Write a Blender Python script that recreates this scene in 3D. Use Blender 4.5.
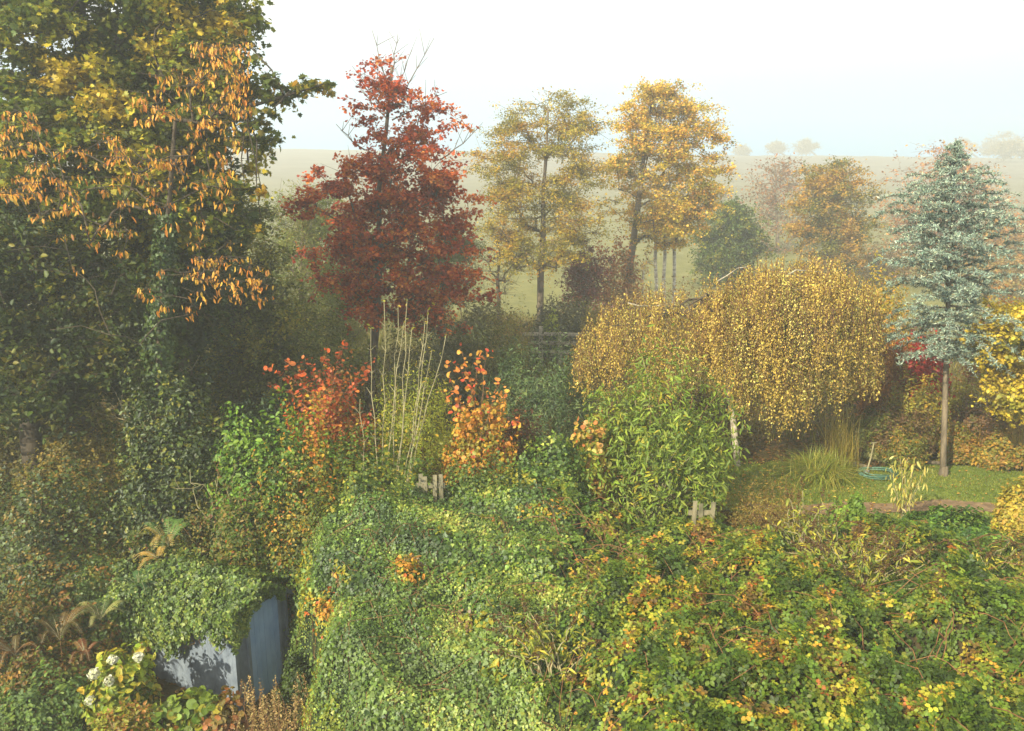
import bpy, math
import numpy as np

for _o in list(bpy.data.objects):
    bpy.data.objects.remove(_o)
S = bpy.context.scene
COL = S.collection
PI = math.pi

# ------------------------------------------------------------------ camera
EYE = 6.1
PITCH = math.radians(12.3)
FPX = 804.0
cd = bpy.data.cameras.new('camera')
cam = bpy.data.objects.new('camera', cd)
COL.objects.link(cam)
cam.location = (0, 0, EYE)
cam.rotation_euler = (PI / 2 - PITCH, 0, 0)
cd.sensor_width = 36
cd.lens = FPX / 1024 * 36
cd.clip_start = 0.1
cd.clip_end = 1500
S.camera = cam

# ------------------------------------------------------------------ sky, sun, exposure
SUN_EL = math.radians(32)
SUN_DIR = np.array([-0.64, -0.77])
SUN_DIR = SUN_DIR / np.linalg.norm(SUN_DIR)
W = bpy.data.worlds.new('World')
S.world = W
W.use_nodes = True
nt = W.node_tree
nt.nodes.clear()
out = nt.nodes.new('ShaderNodeOutputWorld')
bg = nt.nodes.new('ShaderNodeBackground')
sky = nt.nodes.new('ShaderNodeTexSky')
sky.sky_type = 'NISHITA'
sky.sun_disc = False
sky.sun_elevation = SUN_EL
sky.sun_rotation = math.atan2(SUN_DIR[0], SUN_DIR[1])
sky.air_density = 1.0
sky.dust_density = 2.0
# a thin pale veil of cloud high above the fog, whiter overhead than near the skyline
tc = nt.nodes.new('ShaderNodeTexCoord')
sep = nt.nodes.new('ShaderNodeSeparateXYZ')
ramp = nt.nodes.new('ShaderNodeValToRGB')
ramp.color_ramp.elements[0].position = 0.04
ramp.color_ramp.elements[0].color = (0.16, 0.78, 1.36, 1)
ramp.color_ramp.elements[1].position = 0.20
ramp.color_ramp.elements[1].color = (1.0, 0.96, 0.87, 1)
cn = nt.nodes.new('ShaderNodeTexNoise')
cn.inputs['Scale'].default_value = 1.6
cn.inputs['Detail'].default_value = 3
veil = nt.nodes.new('ShaderNodeVectorMath')
veil.operation = 'SCALE'
mr = nt.nodes.new('ShaderNodeMapRange')
mr.inputs['From Min'].default_value = 0.3
mr.inputs['From Max'].default_value = 0.7
mr.inputs['To Min'].default_value = 7.4
mr.inputs['To Max'].default_value = 8.8
mix = nt.nodes.new('ShaderNodeMix')
mix.data_type = 'RGBA'
mix.inputs[0].default_value = 0.88
L = nt.links.new
L(tc.outputs['Generated'], sep.inputs[0])
L(sep.outputs['Z'], ramp.inputs['Fac'])
L(tc.outputs['Generated'], cn.inputs['Vector'])
L(cn.outputs['Fac'], mr.inputs['Value'])
L(ramp.outputs['Color'], veil.inputs[0])
L(mr.outputs['Result'], veil.inputs['Scale'])
L(sky.outputs[0], mix.inputs[6])
L(veil.outputs[0], mix.inputs[7])
L(mix.outputs[2], bg.inputs['Color'])
bg.inputs['Strength'].default_value = 0.075
L(bg.outputs[0], out.inputs['Surface'])

sl = bpy.data.lights.new('sun', 'SUN')
sl.energy = 5.0
sl.angle = math.radians(0.9)
sl.color = (1.0, 0.90, 0.66)
sun = bpy.data.objects.new('sun', sl)
COL.objects.link(sun)
from mathutils import Vector
sun.rotation_euler = Vector((SUN_DIR[0] * math.cos(SUN_EL), SUN_DIR[1] * math.cos(SUN_EL), math.sin(SUN_EL))).to_track_quat('Z', 'Y').to_euler()

S.view_settings.view_transform = 'Standard'
S.view_settings.look = 'None'
S.view_settings.gamma = 1
S.view_settings.exposure = 1.36
S.render.engine = 'CYCLES'
S.cycles.max_bounces = 6
S.cycles.diffuse_bounces = 2
S.cycles.glossy_bounces = 2
S.cycles.transmission_bounces = 3
S.cycles.volume_bounces = 1
S.cycles.transparent_max_bounces = 4
S.cycles.use_denoising = True
S.cycles.caustics_reflective = False
S.cycles.caustics_refractive = False
S.cycles.sample_clamp_indirect = 4

# ------------------------------------------------------------------ helpers
def ray(px, py):
    a = (px - 512.0) / FPX
    b = (365.5 - py) / FPX
    return a, math.cos(PITCH) + b * math.sin(PITCH), -math.sin(PITCH) + b * math.cos(PITCH)

def at(px, py, Y):
    """the point seen at (px,py) of the photograph, Y metres in front of the house"""
    a, c, d = ray(px, py)
    t = Y / c
    return np.array([a * t, Y, EYE + d * t])

def on(px, py, z):
    a, c, d = ray(px, py)
    t = (z - EYE) / d
    return np.array([a * t, c * t, z])

def ppm(Y, z=0.0):
    return FPX / (Y * math.cos(PITCH) + (EYE - z) * math.sin(PITCH))

def lin(c):
    c = np.asarray(c, float) / 255.0
    return np.where(c <= 0.04045, c / 12.92, ((c + 0.055) / 1.055) ** 2.4)

def sm(x, a, b):
    t = np.clip((np.asarray(x, float) - a) / (b - a), 0, 1)
    return t * t * (3 - 2 * t)

def wob(P, scale, seed, octaves=3):
    """smooth pseudo-random field, about -1..1"""
    r = np.random.RandomState(seed + 7000)
    P = np.atleast_2d(P)
    v = np.zeros(len(P))
    tot = 0
    for o in range(octaves):
        for k in range(4):
            d = r.normal(size=P.shape[1])
            d /= np.linalg.norm(d)
            d *= (2 * PI / scale) * (2 ** o) * r.uniform(.7, 1.3)
            v += np.sin(P @ d + r.uniform(0, 2 * PI)) * (0.55 ** o)
        tot += 4 * (0.55 ** o) * 0.42
    return v / tot

def height(X, Y):
    X = np.asarray(X, float); Y = np.asarray(Y, float)
    X, Y = np.broadcast_arrays(X, Y)
    k = sm(X, -3.0, -1.4)
    a = 13.2 * (1 - k) + 9.0 * k
    b = 15.2 * (1 - k) + 12.5 * k
    z = -1.9 + 1.9 * sm(Y, 0, 1) * 0 + 1.9 * np.where(b > a, np.clip((Y - a) / (b - a), 0, 1) ** 2 * (3 - 2 * np.clip((Y - a) / (b - a), 0, 1)), 0)
    crest = 22.6 - 4.0 * sm(X, -120, 150) + 0.5 * np.sin(X / 63.0) + .2 * np.sin(X / 19.0 + 1)
    s = np.clip((Y - 42) / 288.0, 0, None)
    rise = np.where(s < 1, 0.6 * s + 0.4 * (s * s * (3 - 2 * np.minimum(s, 1))), 1 - 1.2 * (s - 1) ** 2)
    z = z + crest * np.where(s > 0, rise, 0)
    rough = (sm(Y, 19, 26)) * 0.12 + sm(Y, 60, 100) * .15
    z = z + rough * np.sin(X * .31 + 1.3 * np.sin(Y * .17)) * np.cos(Y * .23 + X * .05)
    return z

def empty(name, loc, label, cat, group=None):
    o = bpy.data.objects.new(name, None)
    COL.objects.link(o)
    o.location = tuple(float(v) for v in loc)
    o.empty_display_size = 0.2
    tag(o, label, cat, group)
    return o

def tag(o, label=None, cat=None, group=None, kind=None):
    if label: o['label'] = label
    if cat: o['category'] = cat
    if group: o['group'] = group
    if kind: o['kind'] = kind
    return o

def mesh(name, V, loops, sizes, mat, parent=None, tint=None, smooth=False):
    """V (n,3) world space, flat loop indices, per-face sizes, optional per-face colour"""
    V = np.asarray(V, np.float32)
    org = np.array(parent.location if parent else (0, 0, 0), np.float32)
    V = V - org
    me = bpy.data.meshes.new(name)
    sizes = np.asarray(sizes, np.int32)
    loops = np.asarray(loops, np.int32)
    me.vertices.add(len(V)); me.loops.add(len(loops)); me.polygons.add(len(sizes))
    me.vertices.foreach_set('co', V.ravel())
    me.loops.foreach_set('vertex_index', loops)
    st = np.zeros(len(sizes), np.int32)
    st[1:] = np.cumsum(sizes)[:-1]
    me.polygons.foreach_set('loop_start', st)
    try:
        me.polygons.foreach_set('loop_total', sizes)
    except Exception:
        pass
    if smooth:
        me.polygons.foreach_set('use_smooth', np.ones(len(sizes), bool))
    if tint is not None:
        at_ = me.attributes.new('tint', 'FLOAT_COLOR', 'FACE')
        c = np.ones((len(sizes), 4), np.float32)
        c[:, :3] = tint
        at_.data.foreach_set('color', c.ravel())
    me.update(calc_edges=True)
    if not smooth and tint is None: me.shade_flat()
    if mat: me.materials.append(mat)
    o = bpy.data.objects.new(name, me)
    COL.objects.link(o)
    if parent: o.parent = parent
    return o

# ------------------------------------------------------------------ materials
def leaf_mat(name, trans=0.35, gloss=0.05, rough=0.45):
    m = bpy.data.materials.new(name); m.use_nodes = True
    n = m.node_tree.nodes; l = m.node_tree.links; n.clear()
    o = n.new('ShaderNodeOutputMaterial')
    a = n.new('ShaderNodeAttribute'); a.attribute_name = 'tint'
    tcn = n.new('ShaderNodeTexCoord')
    no = n.new('ShaderNodeTexNoise'); no.inputs['Scale'].default_value = 60; no.inputs['Detail'].default_value = 2
    hs = n.new('ShaderNodeHueSaturation')
    mp = n.new('ShaderNodeMapRange'); mp.inputs['To Min'].default_value = .75; mp.inputs['To Max'].default_value = 1.25
    mp.inputs['From Min'].default_value = .3; mp.inputs['From Max'].default_value = .7
    l.new(tcn.outputs['Object'], no.inputs['Vector']); l.new(no.outputs['Fac'], mp.inputs['Value'])
    l.new(mp.outputs[0], hs.inputs['Value']); l.new(a.outputs['Color'], hs.inputs['Color'])
    d = n.new('ShaderNodeBsdfDiffuse'); t = n.new('ShaderNodeBsdfTranslucent'); g = n.new('ShaderNodeBsdfGlossy')
    g.inputs['Roughness'].default_value = rough
    g.inputs['Color'].default_value = (.9, .95, 1, 1)
    m1 = n.new('ShaderNodeMixShader'); m1.inputs[0].default_value = trans
    m2 = n.new('ShaderNodeMixShader'); m2.inputs[0].default_value = gloss
    l.new(hs.outputs[0], d.inputs[0]); l.new(hs.outputs[0], t.inputs[0])
    l.new(d.outputs[0], m1.inputs[1]); l.new(t.outputs[0], m1.inputs[2])
    l.new(m1.outputs[0], m2.inputs[1]); l.new(g.outputs[0], m2.inputs[2])
    l.new(m2.outputs[0], o.inputs[0])
    return m

def noise_mat(name, c1, c2, scale=8, stretch=(1, 1, 1), rough=.85, bump=.3, detail=5):
    m = bpy.data.materials.new(name); m.use_nodes = True
    n = m.node_tree.nodes; l = m.node_tree.links
    b = n['Principled BSDF']; b.inputs['Roughness'].default_value = rough
    b.inputs['Specular IOR Level'].default_value = .25
    tcn = n.new('ShaderNodeTexCoord'); mp = n.new('ShaderNodeMapping'); mp.inputs['Scale'].default_value = stretch
    no = n.new('ShaderNodeTexNoise'); no.inputs['Scale'].default_value = scale; no.inputs['Detail'].default_value = detail
    no.inputs['Roughness'].default_value = .65
    r = n.new('ShaderNodeValToRGB')
    r.color_ramp.elements[0].position = .35; r.color_ramp.elements[0].color = (*lin(c1), 1)
    r.color_ramp.elements[1].position = .65; r.color_ramp.elements[1].color = (*lin(c2), 1)
    bp = n.new('ShaderNodeBump'); bp.inputs['Strength'].default_value = bump; bp.inputs['Distance'].default_value = .02
    l.new(tcn.outputs['Object'], mp.inputs[0]); l.new(mp.outputs[0], no.inputs['Vector'])
    l.new(no.outputs['Fac'], r.inputs[0]); l.new(r.outputs[0], b.inputs['Base Color'])
    l.new(no.outputs['Fac'], bp.inputs['Height']); l.new(bp.outputs[0], b.inputs['Normal'])
    return m

M = {}
M['leaf'] = leaf_mat('leaf', .42, .02, .55)
M['glossy_leaf'] = leaf_mat('glossy_leaf', .3, .028, .5)
M['needle'] = leaf_mat('needle', .1, .03, .6)
M['petal'] = leaf_mat('petal', .4, .02, .6)
M['bark'] = noise_mat('bark', (74, 66, 54), (112, 100, 82), 9, (1, 1, .25))
M['dark_bark'] = noise_mat('dark_bark', (46, 40, 32), (78, 68, 54), 9, (1, 1, .25))
M['pale_bark'] = noise_mat('pale_bark', (120, 112, 96), (178, 170, 150), 10, (1, 1, .8))
M['birch_bark'] = noise_mat('birch_bark', (120, 112, 100), (214, 208, 192), 5, (1, 1, 3))
M['cane'] = noise_mat('cane', (104, 98, 72), (150, 142, 108), 10, (1, 1, .3))
M['twig'] = noise_mat('twig', (92, 66, 44), (132, 98, 66), 12)
M['timber'] = noise_mat('timber', (84, 84, 66), (138, 130, 106), 6, (1, 1, .3))
M['bramble_shade'] = noise_mat('bramble_shade', (34, 30, 18), (66, 56, 32), 7, bump=.8)  # dark brown that stands in for shade deep in the brambles
M['ivy_shade'] = noise_mat('ivy_shade', (22, 32, 18), (44, 58, 30), 14, bump=.8)  # dark green that stands in for shade between the ivy leaves

# ------------------------------------------------------------------ leaves
def _fold(pts, f):
    return [(x, y, f * abs(x)) for x, y in pts]
TPL = {
    'diamond': ([(0, 0, 0), (.32, .5, .09), (0, 1, 0), (-.32, .5, .09)], [[0, 1, 2, 3]]),
    'oval': ([(0, 0, 0), (.27, .25, .10), (.24, .65, .09), (0, 1, -.08), (-.24, .65, .09), (-.27, .25, .10)], [[0, 1, 2, 3], [0, 3, 4, 5]]),
    'round': ([(0, 0, 0), (.36, .12, .08), (.5, .5, .10), (.3, .88, .04), (0, 1, -.04), (-.3, .88, .04), (-.5, .5, .10), (-.36, .12, .08)], [[0, 1, 2, 3, 4], [0, 4, 5, 6, 7]]),
    'lance': ([(0, 0, 0), (.13, .3, .04), (.10, .65, 0), (0, 1, -.14), (-.10, .65, 0), (-.13, .3, .04)], [[0, 1, 2, 3], [0, 3, 4, 5]]),
    'ivy': (_fold([(0, 0), (.34, .02), (.46, .34), (.22, .48), (0, 1), (-.22, .48), (-.46, .34), (-.34, .02)], .16), [[0, 1, 2, 3, 4], [0, 4, 5, 6, 7]]),
    'maple': (_fold([(0, .1), (.3, 0), (.28, .2), (.55, .42), (.28, .5), (.3, .78), (.1, .72), (0, 1.05),
                     (-.1, .72), (-.3, .78), (-.28, .5), (-.55, .42), (-.28, .2), (-.3, 0)], .18), [[0, 1, 2, 3, 4, 5, 6, 7], [0, 7, 8, 9, 10, 11, 12, 13]]),
    'hang': ([(0, 0, 0), (.17, .28, .09), (.15, .68, .08), (0, 1, -.06), (-.15, .68, .08), (-.17, .28, .09)], [[0, 1, 2, 3], [0, 3, 4, 5]]),
    'needle': ([(-.05, 0, 0), (.05, 0, 0), (.03, 1, 0), (-.03, 1, 0)], [[0, 1, 2, 3]]),
}

def norm(v):
    return v / np.maximum(np.linalg.norm(v, axis=1, keepdims=True), 1e-9)

def pick(P, pal, rng, cluster=1.0, cohere=.6, jitter=.16, seed=0):
    """a palette colour for each point; neighbours tend to agree"""
    cols = np.array([lin(c) for c, w in pal]); w = np.array([w for c, w in pal], float); w /= w.sum()
    u = wob(P, cluster, seed, 2) * .5 * cohere + rng.uniform(-.5, .5, len(P)) * (1.15 - cohere)
    u = u.argsort().argsort() / max(1, len(P))
    idx = np.searchsorted(np.cumsum(w), u).clip(0, len(w) - 1)
    c = cols[idx] * (1 + rng.normal(size=(len(P), 1)) * jitter).clip(.5, 1.6)
    c *= 1 + rng.normal(size=(len(P), 3)) * .05
    g = (c[:, 1] > c[:, 0])[:, None]
    c = np.where(g, c * np.array([1.30, 1.07, .58]), c * np.array([1.04, 1.06, .64]))
    return c.clip(.004, .9)

def leaves(name, P, size, kind, tint, mat, parent, rng, nrm=None, spread=.7, droop=0.0, axis=None, vary=.3):
    """one mesh of leaves at P. nrm: preferred normals, spread: how random; droop pulls tips down"""
    N = len(P)
    T, F = TPL[kind]
    T = np.array(T); k = len(T)
    if nrm is None: nrm = np.tile([0, 0, 1.0], (N, 1))
    n = norm(nrm + rng.normal(size=(N, 3)) * spread)
    a = rng.normal(size=(N, 3)) if axis is None else np.array(axis) + rng.normal(size=(N, 3)) * .35
    a[:, 2] -= droop * 2
    a = norm(a)
    if droop > .8:      # hanging leaves: keep the axis, bend the normal
        n = norm(n - (n * a).sum(1, keepdims=True) * a)
    else:
        a = norm(a - (a * n).sum(1, keepdims=True) * n)
    b = np.cross(a, n)
    s = (size * (1 + rng.normal(size=N) * vary).clip(.4, 1.7))[:, None, None] if np.isscalar(size) else (np.asarray(size) * (1 + rng.normal(size=N) * vary).clip(.4, 1.7))[:, None, None]
    V = P[:, None, :] + s * (T[None, :, 0:1] * b[:, None, :] + T[None, :, 1:2] * a[:, None, :] + T[None, :, 2:3] * n[:, None, :])
    fl = np.concatenate([np.array(f) for f in F])
    loops = (fl[None, :] + (np.arange(N) * k)[:, None]).ravel()
    sizes = np.tile([len(f) for f in F], N)
    return mesh(name, V.reshape(-1, 3), loops, sizes, mat, parent, np.repeat(tint, len(F), axis=0))

def tubes(name, segs, mat, parent, sides=6):
    """segs: list of (p0,p1,r0,r1) tapered pieces of one branching mesh"""
    A = np.array([s[0] for s in segs], float); B = np.array([s[1] for s in segs], float)
    r0 = np.array([s[2] for s in segs], float); r1 = np.array([s[3] for s in segs], float)
    d = norm(B - A)
    B = B + d * (r1[:, None] * .4)
    ref = np.where(np.abs(d[:, 2:3]) > .9, [[1.0, 0, 0]], [[0, 0, 1.0]])
    u = norm(np.cross(d, ref)); v = np.cross(d, u)
    th = np.arange(sides) / sides * 2 * PI
    ring = np.cos(th)[None, :, None] * u[:, None, :] + np.sin(th)[None, :, None] * v[:, None, :]
    V = np.concatenate([A[:, None] + ring * r0[:, None, None], B[:, None] + ring * r1[:, None, None]], 1)
    i = np.arange(sides); j = (i + 1) % sides
    f = np.stack([i, j, j + sides, i + sides], 1)
    cap = np.arange(sides) + sides
    one = np.concatenate([f.ravel(), cap])
    loops = (one[None, :] + (np.arange(len(A)) * 2 * sides)[:, None]).ravel()
    sizes = np.tile([4] * sides + [sides], len(A))
    return mesh(name, V.reshape(-1, 3), loops, sizes, mat, parent, smooth=True)

def curve_pts(a, b, n, rng, sag=0.0, jit=.05):
    t = np.linspace(0, 1, n + 1)[:, None]
    a = np.asarray(a, float); b = np.asarray(b, float)
    Ln = np.linalg.norm(b - a)
    p = a + (b - a) * t
    p[:, 2] += np.sin(t[:, 0] * PI) * sag * Ln
    p[1:-1] += rng.normal(size=(n - 1, 3)) * jit * Ln
    return p

def chain(pts, r0, r1):
    m = len(pts) - 1
    rr = np.linspace(r0, r1, m + 1)
    return [(pts[i], pts[i + 1], rr[i], rr[i + 1]) for i in range(m)]

# ------------------------------------------------------------------ trees
def grow(trunk, targets, rng, r_tip=.008, r_base=.15, up=.35, jit=.05, power=.5):
    """branches from the trunk polyline to every target; pipe-model radii"""
    trunk = np.asarray(trunk, float)
    T2 = []
    for i in range(len(trunk) - 1):
        for t in np.linspace(0, 1, 5)[:-1]:
            T2.append(trunk[i] * (1 - t) + trunk[i + 1] * t)
    T2.append(trunk[-1])
    nodes = [np.array(p) for p in T2]
    par = [-1] + list(range(len(T2) - 1))
    start = max(1, int(len(T2) * .2))
    dist = [min(np.linalg.norm(t - p) for p in T2) for t in targets]
    ends = []
    NP = np.array(nodes)
    for i in np.argsort(dist):
        t = targets[i]
        d = t - NP
        h = np.linalg.norm(d, axis=1)
        cost = h + np.maximum(0, .55 * np.linalg.norm(d[:, :2], axis=1) - d[:, 2]) * up * 2
        cost[:start] += 100
        k = int(np.argmin(cost))
        n = max(2, min(5, int(h[k] / .45)))
        p = curve_pts(NP[k], t, n, rng, .06, jit)
        prev = k
        base = len(nodes)
        for q in range(1, n + 1):
            nodes.append(p[q]); par.append(prev); prev = len(nodes) - 1
        NP = np.array(nodes)
        ends.append(prev)
    cnt = np.zeros(len(nodes))
    for e in ends:
        k = e
        while k >= 0:
            cnt[k] += 1; k = par[k]
    mx = cnt.max()
    rad = np.maximum(r_tip, r_base * (np.maximum(cnt, .5) / mx) ** power)
    # trunk flares downwards
    for i in range(len(T2)):
        rad[i] = max(rad[i], r_base * (1 - .75 * i / len(T2)))
    segs = []
    for i in range(1, len(nodes)):
        p = par[i]
        rp = min(rad[p], rad[i] * (1.25 if i >= len(T2) else 3))
        segs.append((nodes[p], nodes[i], rp, rad[i]))
    return segs

def crown_pts(rows, Y, n, rng, shell=.6, dep=.85, yoff=0):
    """points in the volume whose outline the crown shows: rows of (py, px left, px right)"""
    z = []; cx = []; r = []
    for py, l, rr in rows:
        a = at(l, py, Y); b = at(rr, py, Y)
        z.append(a[2]); cx.append((a[0] + b[0]) / 2); r.append((b[0] - a[0]) / 2)
    z = np.array(z); cx = np.array(cx); r = np.array(r)
    o = np.argsort(z); z, cx, r = z[o], cx[o], r[o]
    out_ = []; ph = rng.uniform(0, 6.28, 3)
    while len(out_) < n:
        zz = rng.uniform(z[0], z[-1]); R = np.interp(zz, z, r)
        if rng.uniform() > (R / r.max()) ** 1.3 + .05: continue
        th = rng.uniform(0, 2 * PI); q = rng.uniform() ** shell
        R *= 1 + .22 * math.sin(3 * th + ph[0] + zz * 1.1) * math.sin(zz * 1.9 + ph[1]) + .14 * math.sin(5 * th + ph[2] - zz * 2.3)
        out_.append((np.interp(zz, z, cx) + R * q * math.cos(th), Y + yoff + min(R, r.max() * .8) * dep * q * math.sin(th), zz))
    return np.array(out_)

def clump_leaves(targets, per, sig, rng, flat=.5, segs=None, k=7, tr=.006):
    """leaves strung along short twigs that fan out from each clump centre"""
    out_ = []
    for t in targets:
        sc = rng.uniform(.55, 1.4); m = max(3, int(k * sc)); n = max(1, int(per * sc / m))
        d = rng.normal(size=(m, 3)); d[:, 2] = d[:, 2] * flat + .18; d = norm(d) * np.array([1, 1, .55 + .45 * flat])
        ln = sig * rng.uniform(.7, 2.3, m) * sc ** .5
        for j in range(m):
            q = rng.uniform(.08, 1.08, n) ** .75
            p = t + d[j] * (ln[j] * q)[:, None]; p[:, 2] -= .12 * ln[j] * q ** 2
            out_.append(p + rng.normal(size=p.shape) * sig * .17)
            if segs is not None: segs.append((t, t + d[j] * ln[j] * .95, tr, tr * .45))
    return np.concatenate(out_)

def tree(name, label, cat, px, Y, rows, seed, pal, n=150, per=120, sig=.35, size=.08, kind='diamond', bark='bark', r_base=.15,
         top=None, lean=None, group=None, cohere=.6, cluster=1.2, flat=.5, droop=.25, spread=.8, mat='leaf', r_tip=.008,
         twigs=2, twig_len=.35, shell=.6, base=None, keep=None, palfn=None, trunk=True, gap=.4, dep=.85, up=.35, jit=.05, limbs_from=None):
    rng = np.random.RandomState(seed)
    gx = at(px, 300, Y)[0] if base is None else base[0]
    gy = Y if base is None else base[1]
    gz = float(height(gx, gy))
    root = empty(name, (gx, gy, gz), label, cat, group)
    ins = sig * .15 * ppm(Y, 2)
    rows2 = []
    for py, l, r in rows:
        w_ = (r - l) / 2; i_ = min(ins, w_ * .6); rows2.append((py, l + i_, r - i_))
    rows2[0] = (rows2[0][0] + ins * .7, *rows2[0][1:])
    T = crown_pts(rows2, Y, int(n * 1.5), rng, shell, dep)
    gv = wob(T, max(1.0, sig * 3.6), seed + 3, 2) + rng.normal(size=len(T)) * .15
    T = T[gv > np.quantile(gv, gap)]
    if keep is not None: T = T[keep(T)]
    tp = at(*(top if top else (px, rows[0][0] + 8)), Y)
    lo = np.array([gx, gy, gz - .15])
    m = 6
    tr = [lo + (tp - lo) * t for t in np.linspace(0, 1, m + 1)]
    for i in range(1, m):
        tr[i] = tr[i] + rng.normal(size=3) * np.array([.05, .05, 0]) * (i / m + .3)
    if lean is not None:
        for i in range(1, m + 1): tr[i] = tr[i] + np.array(lean) * math.sin(PI * i / m)
    segs = grow(tr, T, rng, r_tip, r_base, up, jit)
    if per: P = clump_leaves(T, per, sig, rng, flat, segs, 6, r_tip * .7)
    if twigs:
        for t in T[::3]:
            for _ in range(twigs):
                d = rng.normal(size=3) + np.array([0, 0, .5]); d /= np.linalg.norm(d)
                d += np.array([(t[0] - tp[0]), 0, 0]) * .1
                segs.append((t, t + d * twig_len * rng.uniform(.5, 1.3), r_tip * .8, r_tip * .35))
    tubes('trunk', segs, M[bark], root, 5)
    if per:
        tint = pick(P, pal, rng, cluster, cohere, seed=seed)
        if palfn is not None: tint = palfn(P, tint, rng)
        leaves('crown', P, size, kind, tint, M[mat], root, rng, spread=spread, droop=droop)
    return root

def bush(name, label, cat, px, hw, top, Y, seed, pal, n=9000, size=.06, kind='oval', mat='leaf', depth=.8, group=None, lump=.25,
         stems=14, stem_mat='twig', cohere=.5, cluster=.6, droop=.15, spread=.6, shell=.35, base_row=None, zbase=None, sharp=2.0, part='foliage',
         minz=0.0, stem_r=.012):
    """a rounded, lumpy shrub standing on the ground: half width hw pixels, top row top"""
    rng = np.random.RandomState(seed)
    c = at(px, 365, Y)
    gx = c[0] * 1.0
    gz = float(height(gx, Y)) if zbase is None else zbase
    tz = at(px, top, Y)[2]
    gx = at(px, top, Y)[0]
    H = max(.25, tz - gz)
    rx = hw / ppm(Y, (gz + tz) / 2); ry = rx * depth
    root = empty(name, (gx, Y, gz), label, cat, group)
    u = rng.uniform(0, 1, n * 2); th = rng.uniform(0, 2 * PI, n * 2)
    zz = u ** .8                          # height fraction
    zz = minz + zz * (1 - minz)
    R = (1 - zz ** sharp) ** (1 / sharp) * (0.72 + .28 * np.minimum(1, zz * 4))
    d = np.stack([np.cos(th) * R, np.sin(th) * R, zz], 1)
    keep = (rng.uniform(size=n * 2) < R ** .6 + .1)
    d = d[keep][:n]
    q = 1 - shell * rng.uniform(size=len(d)) ** 1.6
    lumpv = 1 + lump * wob(d * np.array([rx, ry, H]), max(.5, rx * .7), seed, 3)
    P = d * np.array([rx, ry, H]) * (q * lumpv)[:, None]
    nrm = norm(d * np.array([1 / rx, 1 / ry, 1 / H])) + np.array([0, 0, .5])
    P = P + np.array([gx, Y, gz + .05])
    tint = pick(P, pal, rng, cluster, cohere, seed=seed)
    segs = []
    for i in range(stems):
        k = rng.randint(len(P))
        b = np.array([gx + rng.uniform(-.25, .25) * rx, Y + rng.uniform(-.25, .25) * ry, gz - .05])
        segs += chain(curve_pts(b, P[k] * 1.0, 4, rng, .08, .03), stem_r, stem_r * .35)
    if segs: tubes('stems', segs, M[stem_mat], root, 5)
    leaves(part, P, size, kind, tint, M[mat], root, rng, nrm=nrm, spread=spread, droop=droop)
    return root

def blades(name, P, length, width, tint, mat, parent, rng, lean=.5, nseg=4, az=None, curl=.7):
    """arching strips: grasses, reeds"""
    N = len(P)
    az = rng.uniform(0, 2 * PI, N) if az is None else az
    out_ = np.stack([np.cos(az), np.sin(az), np.zeros(N)], 1)
    side = np.stack([-np.sin(az), np.cos(az), np.zeros(N)], 1)
    ln = length * rng.uniform(.55, 1.15, N); le = lean * rng.uniform(.2, 1.3, N)
    t = np.linspace(0, 1, nseg + 1)
    V = np.zeros((N, (nseg + 1) * 2, 3))
    for i, q in enumerate(t):
        h = ln * (q - curl * le * q ** 2.4); o_ = ln * le * q ** 1.6
        c = P + out_ * o_[:, None]; c = c.copy(); c[:, 2] += h
        w = width * (1 - q ** 2 * .9) * .5
        V[:, 2 * i] = c - side * w; V[:, 2 * i + 1] = c + side * w
    f = []
    for i in range(nseg): f += [2 * i, 2 * i + 1, 2 * i + 3, 2 * i + 2]
    k = (nseg + 1) * 2
    loops = (np.array(f)[None] + (np.arange(N) * k)[:, None]).ravel()
    return mesh(name, V.reshape(-1, 3), loops, np.full(N * nseg, 4), mat, parent, np.repeat(tint, nseg, 0))

def box_geo(c, s, rot=0.0):
    x, y, z = [v / 2 for v in s]
    V = np.array([(i * x, j * y, k * z) for k in (-1, 1) for j in (-1, 1) for i in (-1, 1)], float)
    cr, sr = math.cos(rot), math.sin(rot)
    V = np.stack([V[:, 0] * cr - V[:, 1] * sr, V[:, 0] * sr + V[:, 1] * cr, V[:, 2]], 1) + np.asarray(c, float)
    return V, [[0, 2, 3, 1], [4, 5, 7, 6], [0, 1, 5, 4], [2, 6, 7, 3], [0, 4, 6, 2], [1, 3, 7, 5]]

def boxes(name, L_, mat, parent):
    Vs = []; lp = []; sz = []; n = 0
    for b in L_:
        V, F = box_geo(*b)
        Vs.append(V)
        for f in F: lp += [q + n for q in f]; sz.append(4)
        n += 8
    return mesh(name, np.concatenate(Vs), lp, sz, mat, parent)

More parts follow.
